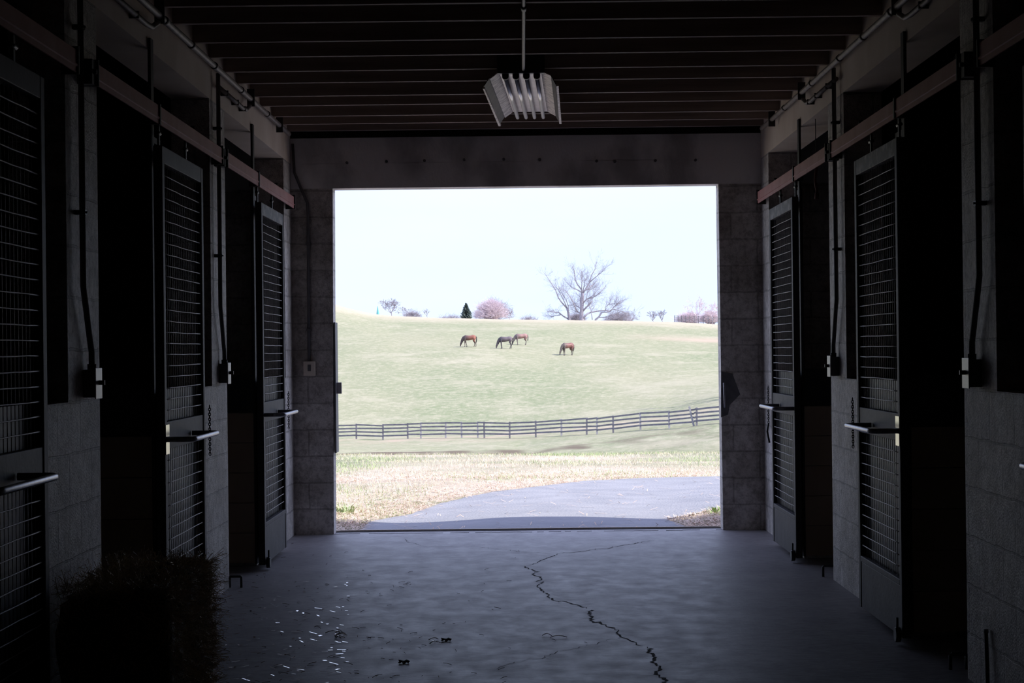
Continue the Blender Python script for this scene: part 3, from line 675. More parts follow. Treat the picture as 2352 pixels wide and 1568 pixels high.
# ------------------------------------------------------------------ terrain
def st(Y, pts): return (Y, [(at(px, py, Y).x / Y, at(px, py, Y).z) for px, py in pts])
crest = [(650, 660), (770, 699), (800, 708), (850, 720), (900, 725), (1000, 730), (1100, 732.5), (1300, 735), (1450, 737), (1560, 740), (1650, 745), (1800, 752)]
def flat(Y, z): return (Y, [(0, z)])
FY = lambda px: 185 - (px - 770) / 880 * 30
ST = [flat(15.85, -.04), st(17.4, [(780, 1197), (830, 1201), (900, 1204), (980, 1203), (1060, 1198), (1150, 1191), (1230, 1189), (1330, 1189), (1400, 1191), (1480, 1194), (1540, 1195), (1590, 1191), (1650, 1183)]), st(24, [(770, 1109), (1200, 1098), (1650, 1095)]), st(33, [(770, 1062), (1650, 1056)]), st(41, [(770, 1046), (1200, 1045), (1650, 1040)]),
      flat(47, -1.9), flat(70, -5.2), flat(100, -6.6), flat(125, -6.8),
      st(150, [(770, 1043), (1200, 1040), (1500, 1006), (1650, 985)]),
      st(170, [(770, 1020), (880, 1018), (1200, 1006), (1410, 985), (1540, 966), (1650, 945)]),
      st(188, [(770, 1006), (880, 1004), (1200, 990), (1410, 968), (1540, 950), (1650, 925)]),
      st(225, [(770, 890), (1200, 880), (1650, 868)]), st(262, [(770, 800), (1100, 797), (1300, 806), (1650, 812)]),
      st(300, [(770, 742), (900, 752), (1100, 755), (1300, 757), (1650, 772)]), st(335, crest), st(352, [(x, y + 1) for x, y in crest]),
      flat(430, 1), flat(700, -4), flat(1500, -10)]
def sz(s, u):
    p = s[1]
    if u <= p[0][0]: return p[0][1]
    if u >= p[-1][0]: return p[-1][1]
    for a, b in zip(p, p[1:]):
        if a[0] <= u <= b[0]:
            t = (u - a[0]) / (b[0] - a[0]); return a[1] + (b[1] - a[1]) * t
def ground(X, Y):
    u = X / Y; i = 0
    while i < len(ST) - 2 and ST[i + 1][0] < Y: i += 1
    z = [sz(ST[j], u) for j in range(max(0, i - 1), min(len(ST), i + 3))]; ys = [ST[j][0] for j in range(max(0, i - 1), min(len(ST), i + 3))]
    k = 1 if i > 0 else 0
    z0, z1, y0, y1 = z[k], z[k + 1], ys[k], ys[k + 1]; d = (z1 - z0) / (y1 - y0)
    def lim(a, b): return 0 if a * b <= 0 else 2 * a * b / (a + b)
    m0 = lim((z0 - z[k - 1]) / (y0 - ys[k - 1]), d) if k > 0 else d
    m1 = lim(d, (z[k + 2] - z1) / (ys[k + 2] - y1)) if k + 2 < len(z) else d
    t = (Y - y0) / (y1 - y0); t = max(0, min(1, t)); h = y1 - y0
    r = (2 * t**3 - 3 * t * t + 1) * z0 + (t**3 - 2 * t * t + t) * h * m0 + (-2 * t**3 + 3 * t * t) * z1 + (t**3 - t * t) * h * m1
    amp = .006 if Y < 24 else (.03 if Y < 60 else .12)
    return r + pnoise(Vector((X * .25, Y * .25, 0))) * amp
def hit(px, py, y0=15.9, y1=420):
    r = ray(px, py); r = r / r.y; Y = y0
    while Y < y1:
        p = CAM + r * Y
        if p.z <= ground(p.x, Y): return p
        Y += max(.03, Y * .002)
    return CAM + r * y1
# driveway outline
dleft = [hit(*p) for p in ((846, 1205), (862, 1196), (930, 1187), (975, 1172), (1010, 1160), (1080, 1142), (1200, 1124), (1340, 1107), (1480, 1100), (1655, 1096))]
dright = [hit(*p) for p in ((1560, 1202), (1530, 1194), (1600, 1182), (1655, 1168))]
def lerp_tab(tab, y):
    if y <= tab[0][0]: return tab[0][1]
    for a, b in zip(tab, tab[1:]):
        if a[0] <= y <= b[0]: return a[1] + (b[1] - a[1]) * (y - a[0]) / max(1e-6, b[0] - a[0])
    return tab[-1][1]
LT = sorted([(15.87, BLc.x + .15)] + [(p.y, p.x) for p in dleft]); RT = sorted([(15.87, 1.35)] + [(p.y, p.x) for p in dright[1:]] + [(dright[-1].y + 1.5, 4.5), (dright[-1].y + 4, 12)])
YTOP = dleft[-1].y
def in_drive(X, Y): return Y < YTOP and lerp_tab(LT, Y) < X < lerp_tab(RT, Y)
ys = []; y = 15.85
while y < 1500: ys.append(y); y += (.7 if 140 < y < 200 else max(.12, (y - 15) * .022)) if y < 430 else 60
us = sorted(set([round(-.125 + .0025 * i, 5) for i in range(101)] + [s_ * (.125 + .02 * k + .004 * k * k) for k in range(1, 11) for s_ in (-1, 1)]))
me = bpy.data.meshes.new('ground'); vs = []; fs = []; cols = []
def cover(X, Y):
    p = None; r = g = b = 0
    n1 = pnoise(Vector((X * .5, Y * .3, 3)))
    if Y < 44:
        dx = lerp_tab(LT, Y) - X if Y < YTOP else 0
        dd = (Y - YTOP) if Y >= YTOP else max(0, dx)
        r = max(0, min(1, 1.25 - dd / 5 + n1 * .6)) if (X > -2.2 or Y > 19) else .5
        r = max(r, .45 + n1)
        r = min(1, r) * max(0, min(1, (44 - Y) / 3))
        if Y < 17.8 and not in_drive(X, Y): b = max(0, min(1, (17.9 - Y) * .8 + n1)) * .75
    if 147 < Y < 154:
        b = max(0, min(1, (.75 if X < 5 else .45) + 2.2 * pnoise(Vector((X * .45, Y * .2, 8))))) * (.95 if X < 5 else .55) * min(1, (154 - Y) / 1.5)
    elif 130 < Y < 166 and X > 3: b = max(0, .22 + n1 * .35) * min(1, (X - 3) / 8) * max(0, 1 - abs(Y - 148) / 18)
    if 158 < Y < 196:
        g = max(0, .35 + n1 * .8) * max(0, 1 - abs(Y - 178) / 16)
    u = X / Y
    if u > .045 and 270 < Y < 312: g = max(g, min(1, (u - .045) * 22) * max(0, 1 - abs(Y - (292 - (u - .045) * 60)) / 7) + n1 * .1)
    if Y > 312: r = max(r, min(.6, (Y - 312) / 25))
    return (max(0, r), max(0, min(1, g)), max(0, min(1, b)), 1)
for Y in ys:
    for u in us:
        X = u * Y; vs.append((X, Y, ground(X, Y))); cols.append(cover(X, Y))
nu = len(us)
for j in range(len(ys) - 1):
    for i in range(nu - 1): a = j * nu + i; fs.append([a, a + 1, a + nu + 1, a + nu])
me.from_pydata(vs, [], fs); me.polygons.foreach_set('use_smooth', [True] * len(fs)); me.materials.append(M['meadow'])
ca = me.color_attributes.new('cover', 'FLOAT_COLOR', 'POINT'); ca.data.foreach_set('color', [c for q in cols for c in q])
g_ = bpy.data.objects.new('ground', me); COL.objects.link(g_); struct(g_, 'sunlit grassy lawn and rolling pasture outside the barn')
mb = MB(); rows = []; y = 15.87
while y < YTOP: rows.append(y); y += .12
rows.append(YTOP); K_ = 24
for j, Y in enumerate(rows):
    a, b = lerp_tab(LT, Y), lerp_tab(RT, Y); b = max(b, a + .05)
    a += .06 * pnoise(Vector((Y * 2.5, 1, 1))) + .03 * pnoise(Vector((Y * 9, 4, 1)))
    for i in range(K_ + 1):
        X = a + (b - a) * i / K_; mb.v.append((X, Y, ground(X, Y) + .014))
    if j:
        for i in range(K_):
            n = (j - 1) * (K_ + 1) + i; mb.face([n, n + 1, n + K_ + 2, n + K_ + 1], True)
struct(mb.build('driveway', M['asphalt']), 'grey gravelly asphalt driveway bending right outside the doorway')
# grass blades and straw near the barn
def blades(n, name, m, seed, label, cat, dens, hmin, hmax, wid=.005):
    rr = random.Random(seed); mb = MB(); k = 0; tries = 0
    while k < n and tries < n * 12:
        tries += 1
        Y = 16.2 + 27 * rr.random() ** 1.1; X = rr.uniform(-.125, .135) * Y
        if in_drive(X, Y) or rr.random() > dens(X, Y): continue
        k += 1; h = rr.uniform(hmin, hmax); a = rr.uniform(0, 6.28); z = ground(X, Y)
        w = Vector((math.cos(a), math.sin(a), 0)) * wid * (.5 + Y / 40); tip = Vector((rr.gauss(0, .4), rr.gauss(0, .4), 1)) * h
        p = Vector((X, Y, z - .005)); mb.tri(p - w, p + w, p + tip)
    o = mb.build(name, M[m]); return tag(o, label, cat, kind='stuff')
patch = lambda X, Y, s: pnoise(Vector((X * .55, Y * .35, s)))
blades(15000, 'dry_grass', 'drygrass', 21, 'dry pale grass covering the lawn outside the doorway', 'grass', lambda X, Y: .5 + patch(X, Y, 3), .02, .065, .003)
blades(11000, 'green_grass', 'greengrass', 22, 'fresh green grass tufts growing among the dry lawn', 'grass', lambda X, Y: max(0, patch(X, Y, 9) * 2.2) + (.35 if X < -1 and Y < 23 else 0) + (.05 if Y > 36 else 0), .025, .07, .0032)
rr = random.Random(5); mb = MB(); k = 0
while k < 14000:
    Y = 16 + 14 * rr.random() ** 1.3; X = rr.uniform(-.125, .135) * Y
    dl_ = (lerp_tab(LT, Y) - X) if Y < YTOP else (Y - YTOP) * .8
    if Y < YTOP and X > lerp_tab(RT, Y): dl_ = X - lerp_tab(RT, Y)
    if in_drive(X, Y): pr = .012
    else: pr = math.exp(-abs(dl_) / 1.2)
    if rr.random() > pr: continue
    k += 1; a = rr.uniform(0, 6.28); l = rr.uniform(.03, .14); d = Vector((math.cos(a) * l, math.sin(a) * l, rr.uniform(0, .02))); w = Vector((-d.y, d.x, 0)).normalized() * .003
    p = Vector((X, Y, ground(X, Y) + .018)); mb.quad(p - w, p + w, p + d + w, p + d - w)
tag(mb.build('loose_straw', M['debris']), 'orange tinted straw strewn along the driveway edge outside', 'straw', kind='stuff')
for (px, py, n, sc_, lb_) in ((788, 1182, 60, .16, 'dark green weed tuft growing outside by the left doorway edge'), (1646, 1182, 45, .14, 'small weed tuft growing outside by the right doorway edge')):
    c = hit(px, py); mb = MB(); rr = random.Random(px)
    for _ in range(n):
        a = rr.uniform(0, 6.28); l = rr.uniform(.4, 1) * sc_; d = Vector((math.cos(a) * .6, math.sin(a) * .6, .8)) * l
        w = Vector((-math.sin(a), math.cos(a), 0)) * .006; p = c + Vector((rr.gauss(0, .04), rr.gauss(0, .04), 0)); q_ = p + d * .6
        mb.quad(p - w, p + w, q_ + w, q_ - w); mb.tri(q_ - w, q_ + w, q_ + d * .4 - Vector((0, 0, l * .2)))
    tag(mb.build('weed_tuft', M['greengrass']), lb_, 'weed')

# ------------------------------------------------------------------ fences
def fence(name, label, posts, FYf, nr, h, sw=.14, lean=(), rh=.13):
    base = hit(*posts[0][:2]) if False else None
    P = []
    for px, w in posts:
        Y = FYf(px); X = at(px, 950, Y).x; P.append((Vector((X, Y, ground(X, Y))), w))
    T = thing(name, label, 'fence', tuple(P[0][0])); o0 = P[0][0]; rr = random.Random(len(posts))
    for i, (p, w) in enumerate(P):
        q = p - o0; t = Vector((-.36, 0, .12)) if i in lean else Vector((rr.uniform(-.02, .02), 0, 0))
        MB().bar(q - Vector((0, 0, .1)), q + Vector((0, 0, h + .06)) + t, sw, sw, (0, 1, 0)).build('post', M['fencepost'] if w else M['fence'], T)
    for (p, _), (q, _) in zip(P, P[1:]):
        for k in range(nr):
            z = h * (.27 + .70 * k / (nr - 1)); a = p - o0 + Vector((0, -.09, z + rr.uniform(-.04, .04))); b = q - o0 + Vector((0, -.09, z + rr.uniform(-.04, .04)))
            MB().bar(a, b, .04, rh).build('rail', M['fence'], T)
fence('paddock_fence', 'long grey four rail wooden fence crossing below the grazing horses',
      [(400, 0), (462, 0), (522, 0), (582, 0), (642, 0), (702, 0), (760, 0), (818, 0), (879, 0), (936, 0), (966, 1), (1023, 1), (1060, 1), (1097, 1), (1112, 0), (1170, 0), (1230, 0), (1289, 1), (1347, 0), (1371, 1), (1408, 0), (1471, 1), (1537, 1), (1594, 1), (1600, 0), (1662, 0), (1725, 0), (1790, 0), (1855, 0), (1920, 0)],
      FY, 4, 1.32, lean=(23,))
fence('ridge_fence', 'dark distant fence on the ridge at the right, under the pinkish trees',
      [(1552, 0), (1560, 0), (1568, 0), (1577, 0), (1587, 0), (1597, 0), (1607, 0), (1618, 0), (1629, 0), (1640, 0), (1652, 0), (1664, 0)], lambda px: 337, 4, 1.15, sw=.10, rh=.07)

# ------------------------------------------------------------------ trees
def seg_tree(mb, p, d, l, r, depth, rr, up=.15, spread=.5, kids=3, shrink=.72, steps=3, rmin=.012):
    pts = [p]; dd = d.normalized(); rs = [r]
    for i in range(steps):
        dd = (dd + Vector((rr.gauss(0, .13), rr.gauss(0, .13), rr.gauss(0, .1) + up * .25))).normalized()
        pts.append(pts[-1] + dd * l / steps); rs.append(max(rmin, r * (1 - .45 * (i + 1) / steps)))
    mb.tube(pts, rs, 5 if r > .1 else 3, caps=False)
    if depth <= 0: return
    for k in range(kids + (1 if rr.random() < .4 else 0)):
        t = rr.uniform(.12, 1) if k else 1; i = min(steps - 1, int(t * steps)); q = pts[i].lerp(pts[i + 1], t * steps - i) if t < 1 else pts[-1]
        ax = Vector((rr.gauss(0, 1), rr.gauss(0, 1), rr.gauss(0, .7))).normalized()
        nd = (dd + ax * spread * rr.uniform(.7, 1.5) + Vector((0, 0, up * .5))).normalized()
        seg_tree(mb, q, nd, l * shrink * rr.uniform(.75, 1.15), max(rmin, r * .55), depth - 1, rr, up, spread, kids, shrink, 3, rmin)
def tree(px, py_base, py_top, Y, label, mname='barkgrey', seed=1, depth=6, spread=.55, up=.15, kids=2, name='bare_tree', trunk=.22, r0=None, group=None, wpx=None):
    b = at(px, py_base, Y); g = ground(b.x, Y); base = Vector((b.x, Y, min(g, b.z))); top = at(px, py_top, Y).z; Ht = top - base.z
    T = thing(name, label, 'tree', tuple(base), group); rr = random.Random(seed)
    tb = MB(); r = r0 or Ht * .022; vis = b.z - base.z
    tr_l = vis + (Ht - vis) * trunk
    tb.tube([(0, 0, -.2), (0.02 * Ht, 0, tr_l * .5), (0, 0, tr_l)], [r * 1.3, r * 1.05, r], 7, caps=True); tb.build('trunk', M[mname], T)
    cb = MB(); p = Vector((0, 0, tr_l)); rem = (Ht - tr_l)
    for k in range(kids + 2):
        a = 2 * math.pi * (k + rr.random() * .6) / (kids + 2); d = Vector((math.cos(a) * spread, math.sin(a) * spread, .8 if k else 1.3))
        seg_tree(cb, p - Vector((0, 0, tr_l * .1 * (k % 3))), d, rem * .36, r * .7, depth - 1, rr, up, spread, kids)
    # keep the crown at its height
    zm = max(v[2] for v in cb.v); s = Ht / zm if zm > 0 else 1
    cb.v = [(v[0] * (.5 + .5 * s), v[1] * (.5 + .5 * s), tr_l + (v[2] - tr_l) * (Ht - tr_l) / (zm - tr_l) if v[2] > tr_l else v[2]) for v in cb.v]
    wx = max(abs(v[0]) for v in cb.v); want = (wpx or (py_base - py_top) * 1.1) / 2 / F * Y; f_ = want / wx
    cb.v = [(v[0] * f_, v[1] * f_, v[2]) for v in cb.v]
    cb.build('crown', M[mname], T)
    return T
RG = 'bare trees along the ridge'
# large central tree: limbs follow the photograph, placed 350 m away
def c6(l): return [(1240 + x / 9.223, 580 + y / 9.223) for x, y in l]
def limb_tree(label, Y, limbs, twigs, seed, mname, spread=.55):
    base = at(*c6([limbs[0][0][0]])[0], Y); base.z = min(base.z, ground(base.x, Y)) ; T = thing('bare_tree', label, 'tree', tuple(base), RG); rr = random.Random(seed)
    tb = MB(); cb = MB()
    for li, (pts, r0, r1) in enumerate(limbs):
        P = [at(x, y, Y) - base for x, y in c6(pts)]
        if li == 0: P = [Vector((P[0].x, 0, -.1))] + P
        off = rr.uniform(-1.6, 1.6) if li else 0
        P = [p + Vector((0, off * i / len(P), 0)) for i, p in enumerate(P)]
        n = len(P); rs = [r0 + (r1 - r0) * i / (n - 1) for i in range(n)]
        (tb if li == 0 else cb).tube(P, rs, 7 if li == 0 else 5)
        if li == 0 and not twigs[0]: continue
        tot = n - 1
        for k in range(twigs[1] if li else twigs[0]):
            t = rr.uniform(.3, 1) * tot; i = min(tot - 1, int(t)); q = P[i].lerp(P[i + 1], t - i); d = (P[i + 1] - P[i]).normalized()
            nd = (d + Vector((rr.gauss(0, .7), rr.gauss(0, .7), rr.gauss(0.1, .5)))).normalized()
            seg_tree(cb, q, nd, rr.uniform(.6, 1.35), .022, 3, rr, .1, spread, 2, .75, 3, .006)
    tb.build('trunk', M[mname], T); cb.build('crown', M[mname], T)
limb_tree('largest bare tree, standing at the middle of the ridge', 350,
    [([(885, 1420), (880, 1330), (885, 1200), (895, 1050), (900, 930), (905, 860)], .42, .24),
     ([(890, 1250), (960, 1180), (1060, 1080), (1110, 1020)], .2, .08), ([(905, 860), (880, 780), (790, 660), (745, 560), (735, 400), (690, 290)], .16, .04),
     ([(905, 870), (960, 790), (1050, 640), (1100, 470), (1180, 340), (1195, 190)], .17, .03), ([(940, 810), (1030, 760), (1160, 650)], .12, .06),
     ([(895, 850), (800, 790), (680, 740), (640, 700)], .12, .05), ([(910, 830), (940, 700), (955, 550)], .11, .04), ([(885, 800), (890, 600), (870, 480)], .08, .03),
     ([(1060, 620), (1180, 520), (1290, 430), (1380, 330)], .09, .03), ([(900, 1080), (1000, 980), (1130, 940), (1250, 870), (1400, 700)], .13, .04),
     ([(880, 1200), (780, 1130)], .09, .05), ([(865, 1180), (860, 1000), (880, 900)], .1, .06), ([(930, 1040), (1040, 960), (1140, 900), (1160, 810)], .08, .03),
     ([(980, 990), (1010, 850), (1060, 730)], .06, .03), ([(800, 1260), (730, 1120), (680, 1010), (600, 880), (540, 800)], .11, .04), ([(870, 1290), (810, 1260)], .12, .1)],
    (0, 15), 3, 'barkgrey')
limb_tree('leaning bare tree just left of the largest one on the ridge', 352,
    [([(622, 1420), (610, 1330), (600, 1260), (570, 1170)], .26, .17),
     ([(570, 1170), (460, 1050), (390, 950), (340, 800), (250, 660), (180, 550), (100, 430)], .14, .03), ([(575, 1180), (530, 1060), (450, 900), (400, 790), (300, 680)], .1, .03),
     ([(605, 1250), (600, 1130), (560, 1000), (480, 880), (420, 760)], .1, .03), ([(600, 1400), (500, 1350), (400, 1270), (300, 1262), (160, 1250)], .14, .04),
     ([(440, 1320), (330, 1335), (230, 1365)], .07, .03), ([(590, 1115), (650, 1110), (720, 1100)], .05, .03)],
    (0, 14), 9, 'barkgrey')
limb_tree('low spreading bare tree just right of the largest one on the ridge', 348,
    [([(1180, 1420), (1250, 1360), (1310, 1260)], .2, .13), ([(920, 1390), (1000, 1300), (1080, 1265), (1250, 1230), (1400, 1225), (1500, 1240)], .17, .08),
     ([(1310, 1260), (1430, 1260), (1520, 1210), (1620, 1100), (1720, 1010)], .11, .03), ([(1500, 1240), (1560, 1160), (1640, 1080)], .07, .03), ([(1400, 1220), (1380, 1160), (1450, 1100), (1580, 1080)], .06, .03),
     ([(1110, 1420), (1100, 1330), (1080, 1200), (1060, 1130)], .08, .04), ([(1240, 1370), (1400, 1370), (1560, 1400), (1700, 1380), (1850, 1340)], .07, .03), ([(1330, 1380), (1480, 1330), (1640, 1290)], .06, .03),
     ([(1560, 1200), (1700, 1230), (1850, 1290), (1950, 1360)], .06, .03)],
    (3, 16), 5, 'barkgrey')
tree(899, 727, 684, 356, 'thin bare tree beside the turquoise spire at the left of the ridge', seed=31, depth=7, spread=.6, wpx=62, group=RG)
tree(930, 728, 704, 352, 'low bare tree between the spire tree and the middle of the ridge', seed=32, depth=6, spread=.9, wpx=50, group=RG, trunk=.1)
tree(981, 729, 708, 354, 'tiny bare sapling left of the dark conifer on the ridge', seed=33, depth=4, spread=.35, group=RG, trunk=.15)
tree(1170, 732, 705, 362, 'faint bare tree behind the right side of the round pinkish bush', seed=35, depth=6, spread=.9, wpx=46, group=RG, trunk=.1)
tree(1452, 739, 706, 366, 'faint bare tree right of the low spreading tree on the ridge', seed=36, depth=6, spread=.8, wpx=44, group=RG, trunk=.12)
tree(1500, 739, 712, 362, 'small pale bare tree, first left of the pinkish trees', seed=37, depth=6, spread=.6, wpx=34, group=RG, trunk=.15)
tree(1521, 739, 709, 364, 'small pale bare tree, nearest left of the pinkish trees', seed=38, depth=6, spread=.5, wpx=30, group=RG, trunk=.15)
tree(1603, 737, 675, 358, 'tall pinkish budding tree behind the ridge fence', 'barkpink', seed=39, depth=7, spread=.6, wpx=70, group=RG)
tree(1636, 738, 690, 356, 'pinkish tree at the right doorway edge behind the ridge fence', 'barkpink', seed=40, depth=7, spread=.65, wpx=60, group=RG)
def bush(px, py, w, h, Y, label, mname, seed, n=230, name='bare_bush', group=None):
    b = at(px, py, Y); base = Vector((b.x, Y, min(b.z, ground(b.x, Y)))); T = thing(name, label, 'bush', tuple(base), group); rr = random.Random(seed)
    wm = w / F * Y / 2; hm = h / F * Y; dz = b.z - base.z; mb = MB(); st_ = MB()
    for k in range(n):
        a = rr.uniform(0, 6.28); e_ = rr.uniform(.05, 1.5); d = Vector((math.cos(a) * math.cos(e_), math.sin(a) * math.cos(e_), math.sin(e_)))
        tip = Vector((d.x * wm * rr.uniform(.85, 1), d.y * wm * rr.uniform(.85, 1), dz + max(.1, d.z) * hm * rr.uniform(.85, 1)))
        mid = tip * .5 + Vector((0, 0, hm * .12)); o_ = Vector((rr.gauss(0, wm * .12), rr.gauss(0, wm * .12), 0))
        (st_ if k < 40 else mb).tube([o_, o_ + (mid - o_) * .6, mid, tip], [.045, .035, .025, .01], 3, caps=False)
        for _ in range(9):
            t = rr.uniform(.3, 1); q = mid.lerp(tip, t); e2 = q + Vector((rr.gauss(0, .5), rr.gauss(0, .5), rr.gauss(.2, .35)))
            mb.tube([q, e2], [.014, .008], 3, caps=False)
    st_.build('stems', M['barkgrey'], T); mb.build('twigs', M[mname], T)
BG = 'bare bushes along the ridge'
bush(1129, 733, 92, 46, 358, 'big round pinkish bare bush right of the dark conifer', 'barkpink', 51, n=330)
bush(1133, 733, 108, 50, 372, 'pale outer bush behind the round pinkish bush', 'barkgrey', 52, n=160, group=BG)
bush(1585, 740, 80, 22, 362, 'low reddish bushes thicket behind the ridge fence', 'barkpink', 53, n=220, group=BG)
bush(1632, 741, 60, 26, 360, 'reddish thicket at the right doorway edge on the ridge', 'barkpink', 54, n=200, group=BG)
bush(1325, 737, 45, 14, 356, 'low twiggy growth around the base of the largest tree', 'barkgrey', 55, n=120, group=BG)
bush(1420, 740, 75, 20, 358, 'low twiggy growth under the low spreading tree', 'barkgrey', 56, n=150, group=BG)
bush(948, 729, 50, 10, 358, 'low pale scrub on the ridge right of the spire tree', 'barkgrey', 57, n=70, group=BG)
bush(1035, 732, 60, 8, 380, 'faint low scrub on the ridge left of the dark conifer', 'barkgrey', 58, n=60, group=BG)
bush(1215, 735, 50, 7, 380, 'faint low scrub right of the round pinkish bush', 'barkgrey', 59, n=60, group=BG)
# conifer
b = at(1071, 731, 346); base = Vector((b.x, 346, min(b.z, ground(b.x, 346)))); Ht = at(1071, 696, 346).z - base.z
CT = thing('conifer_tree', 'small dark evergreen tree beside the round pinkish bush', 'tree', tuple(base)); rr = random.Random(4)
MB().tube([(0, 0, -.1), (0, 0, Ht)], [.09, .01], 6).build('trunk', M['bark'], CT); mb = MB()
for k in range(760):
    t = (k / 760) ** .8; z = Ht * (.04 + .94 * t); R = (Ht * .36) * (1 - t) ** .8 * rr.uniform(.35, 1.2) + .04; a = rr.uniform(0, 6.28)
    d = Vector((math.cos(a), math.sin(a), rr.uniform(-.45, .35))); p = Vector((0, 0, z)); e_ = p + d * R; w = Vector((-math.sin(a), math.cos(a), rr.gauss(0, .7))) * rr.uniform(.05, .12)
    mb.quad(p - w * .4, p + w * .4, e_ + w, e_ - w); mb.tri(e_ - w, e_ + w, e_ + d * .12); mb.quad(p, e_, e_ - Vector((0, 0, .16)), p - Vector((0, 0, .2)))
mb.build('foliage', M['conifer'], CT)
# spire
b = at(868, 724, 380); z1 = at(868, 702, 380).z
S2 = thing('spire', 'narrow turquoise pointed spire rising behind the left ridge', 'spire', (b.x, 380, b.z - 1))
MB().tube([(0, 0, 0), (0, 0, 1.0), (-.05, 0, z1 - b.z + 1)], [.34, .30, .02], 8, smooth=False).build('cone', M['spire'], S2)
MB().box(-.35, .35, -.35, .35, -8 + 0, 0).build('tower', M['barkgrey'], S2)
# tree just outside the frame whose shadow falls on the pasture
tree(1800, 920, 640, 193, 'bare tree standing in the pasture outside the right of the view', 'bark', seed=77, depth=6, spread=.6, wpx=260)

# ------------------------------------------------------------------ horses
def ell_loft(mb, secs, n=14):
    base = len(mb.v)
    for i, (c, rw, rh, tilt) in enumerate(secs):       # centre, half width (y), half height, section tilt about Y
        for k in range(n):
            a = 2 * math.pi * k / n; lz = math.cos(a) * rh; mb.v.append((c[0] + lz * math.sin(tilt), c[1] + math.sin(a) * rw, c[2] + lz * math.cos(tilt)))
    for i in range(len(secs) - 1):
        for k in range(n): a = base + i * n + k; b = base + i * n + (k + 1) % n; mb.face([a, b, b + n, a + n], True)
    mb.face([base + k for k in range(n)][::-1]); mb.face([base + (len(secs) - 1) * n + k for k in range(n)])
def horse(name_label, px, py, Y, mt, dark, yaw=0, fore=(.0, .0), hind=(0, 0), sc=1, blaze=None, neck=0):
    p = at(px, py, Y); X = p.x; H_ = thing('horse', name_label, 'horse', (X, Y, ground(X, Y) - .0), 'grazing horses')
    H_.rotation_euler.z = yaw; H_.scale = (sc, sc, sc)
    b = MB()
    ell_loft(b, [((.93, 0, 1.18), .05, .08, 0), ((.88, 0, 1.18), .17, .21, 0), ((.74, 0, 1.20), .26, .29, 0), ((.52, 0, 1.22), .27, .30, 0), ((.25, 0, 1.17), .27, .29, 0),
                 ((-.02, 0, 1.14), .29, .31, 0), ((-.28, 0, 1.15), .27, .33, 0), ((-.5, 0, 1.18), .23, .32, 0), ((-.66, 0, 1.15), .17, .25, 0), ((-.76, 0, 1.10), .10, .14, 0)])
    hx = neck
    ell_loft(b, [((-.40, 0, 1.25), .11, .22, -.5), ((-.60, 0, 1.15), .14, .27, -.65), ((-.75, 0, .99), .11, .22, -.9), ((-.86 - hx * .4, 0, .80), .09, .18, -1.1), ((-.93 - hx * .8, 0, .62), .08, .145, -1.25), ((-.97 - hx, 0, .50), .08, .12, -1.35)])
    ell_loft(b, [((-.91 - hx, 0, .61), .06, .07, -1.5), ((-.98 - hx, 0, .52), .09, .135, -1.45), ((-1.02 - hx, 0, .40), .08, .13, -1.5), ((-1.06 - hx, 0, .26), .062, .09, -1.5), ((-1.08 - hx, 0, .13), .055, .07, -1.5), ((-1.08 - hx, 0, .06), .04, .05, -1.5)])
    for s, f in ((1, fore[0]), (-1, fore[1])):
        y = s * .15
        b.tube([(-.45, y, 1.15), (-.50, y, .92), (-.49 + f * .35, y, .72), (-.49 + f * .6, y, .48), (-.47 + f * .85, y, .22), (-.47 + f * .95, y, .12), (-.50 + f, y, .04), (-.51 + f, y, 0)], [.13, .12, .085, .058, .040, .046, .055, .065], 9)
    for s, f in ((1, hind[0]), (-1, hind[1])):
        y = s * .16
        b.tube([(.70, y, 1.15), (.66, y, .95), (.62 + f * .2, y, .78), (.76 + f * .5, y, .55), (.79 + f * .6, y, .47), (.76 + f * .85, y, .22), (.74 + f * .95, y, .12), (.70 + f, y, .04), (.69 + f, y, 0)], [.19, .18, .13, .065, .06, .042, .048, .055, .065], 9)
    for s in (1, -1):
        b.tube([(-.90 - hx, s * .05, .61), (-.86 - hx, s * .065, .69), (-.85 - hx, s * .07, .74)], [.03, .032, .008], 6)
    o = b.build('body', mt, H_)
    rm = o.modifiers.new('remesh', 'REMESH'); rm.mode = 'VOXEL'; rm.voxel_size = .028; rm.use_smooth_shade = True
    sm = o.modifiers.new('smooth', 'SMOOTH'); sm.iterations = 4; sm.factor = .5
    m_ = MB()
    for k in range(7):
        t = k / 6; c = Vector((-.42 - .42 * t - hx * t * .7, .0, 1.47 - .72 * t + .12 * math.sin(t * 3.14))); m_.tube([c, c + Vector((.03, -.07, -.05)), c + Vector((.06, -.10, -.17))], [.05, .05, .02], 5)
    m_.build('mane', dark, H_)
    MB().tube([(.90, 0, 1.34), (.99, 0, 1.22), (1.0, 0, .95), (.97, .0, .7), (.95, 0, .5)], [.035, .05, .065, .06, .02], 7).build('tail', dark, H_)
    return H_
dk = mat('black_mane', (.035, .03, .035), .6)
horse('grazing bay horse with reddish hindquarters, leftmost of the four', 1077, 797, 262, horse_mat('bay_coat', (.27, .10, .07), (.08, .055, .055), -.45, .45), dk, 0, (.22, -.03), (-.05, .18), 1.0)
horse('dark brown grazing horse, second from the left and darkest', 1160, 798, 261, horse_mat('dark_coat', (.13, .10, .115), (.06, .05, .06), -.6, .2), dk, .12, (.12, .0), (.06, -.12), 1.03)
horse('pale reddish grazing horse behind and right of the darkest one', 1196, 791, 268, horse_mat('roan_coat', (.30, .17, .155), (.12, .095, .10), -.7, .1), mat('grey_mane', (.13, .11, .12), .6), .25, (.12, .0), (.0, -.14), 1.0, neck=.05)
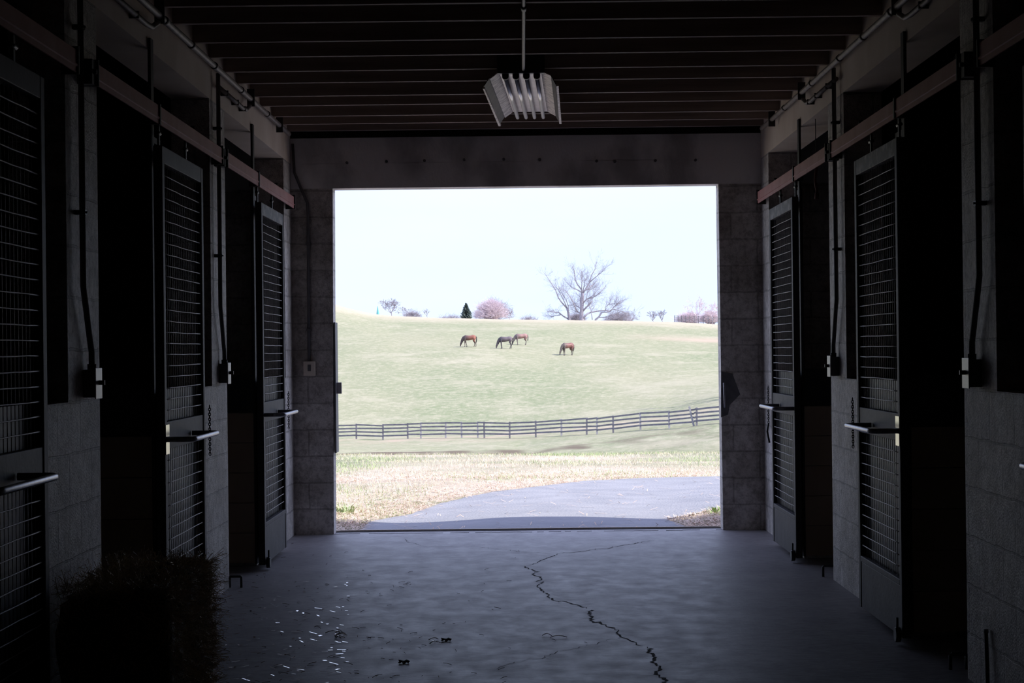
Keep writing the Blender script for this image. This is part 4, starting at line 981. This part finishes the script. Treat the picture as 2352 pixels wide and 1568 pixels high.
horse('reddish brown grazing horse standing alone, lowest on the slope', 1303, 829, 256, horse_mat('chestnut_coat', (.20, .085, .075), (.085, .07, .065), -.6, .0), dk, .62, (.1, .0), (.0, -.1), 1.05)

# ------------------------------------------------------------------ light
wd = bpy.data.worlds.new('sky'); scene.world = wd; wd.use_nodes = True; nt = wd.node_tree; N = nt.nodes; L = nt.links
bg = N['Background']; tc = N.new('ShaderNodeTexCoord'); mp = N.new('ShaderNodeMapping'); mp.inputs['Scale'].default_value = (1, 1, 4)
nz = N.new('ShaderNodeTexNoise'); nz.inputs['Scale'].default_value = 4; nz.inputs['Detail'].default_value = 4
L.new(tc.outputs['Generated'], mp.inputs[0]); L.new(mp.outputs[0], nz.inputs['Vector'])
rp = N.new('ShaderNodeValToRGB'); rp.color_ramp.elements[0].position = .4; rp.color_ramp.elements[1].position = .65
rp.color_ramp.elements[0].color = (.82, .98, 1.36, 1); rp.color_ramp.elements[1].color = (.88, 1.02, 1.34, 1)
L.new(nz.outputs['Fac'], rp.inputs[0]); 
sx = N.new('ShaderNodeSeparateXYZ'); L.new(tc.outputs['Generated'], sx.inputs[0])
mr = N.new('ShaderNodeMapRange'); mr.inputs['From Min'].default_value = .08; mr.inputs['From Max'].default_value = .8; L.new(sx.outputs[2], mr.inputs[0])
mxz = N.new('ShaderNodeMix'); mxz.data_type = 'RGBA'; L.new(mr.outputs[0], mxz.inputs[0]); L.new(rp.outputs[0], mxz.inputs[6]); mxz.inputs[7].default_value = (.80, .90, 1.55, 1)
L.new(mxz.outputs[2], bg.inputs['Color']); bg.inputs['Strength'].default_value = 1.0
sd = bpy.data.lights.new('sun', 'SUN'); sd.energy = 6.1; sd.angle = math.radians(.6); sd.color = (1, .95, .88)
so = bpy.data.objects.new('sun', sd); COL.objects.link(so)
so.rotation_euler = Vector((1.0, -.36, 1.0)).to_track_quat('Z', 'Y').to_euler()

vs_ = scene.view_settings; vs_.view_transform = 'Standard'; vs_.look = 'None'; vs_.gamma = 1; vs_.exposure = .14; vs_.use_curve_mapping = False
cy = scene.cycles; cy.use_denoising = True
try: cy.denoiser = 'OPENIMAGEDENOISE'
except Exception: pass
cy.max_bounces = 10; cy.diffuse_bounces = 6; cy.glossy_bounces = 4; cy.sample_clamp_indirect = 4
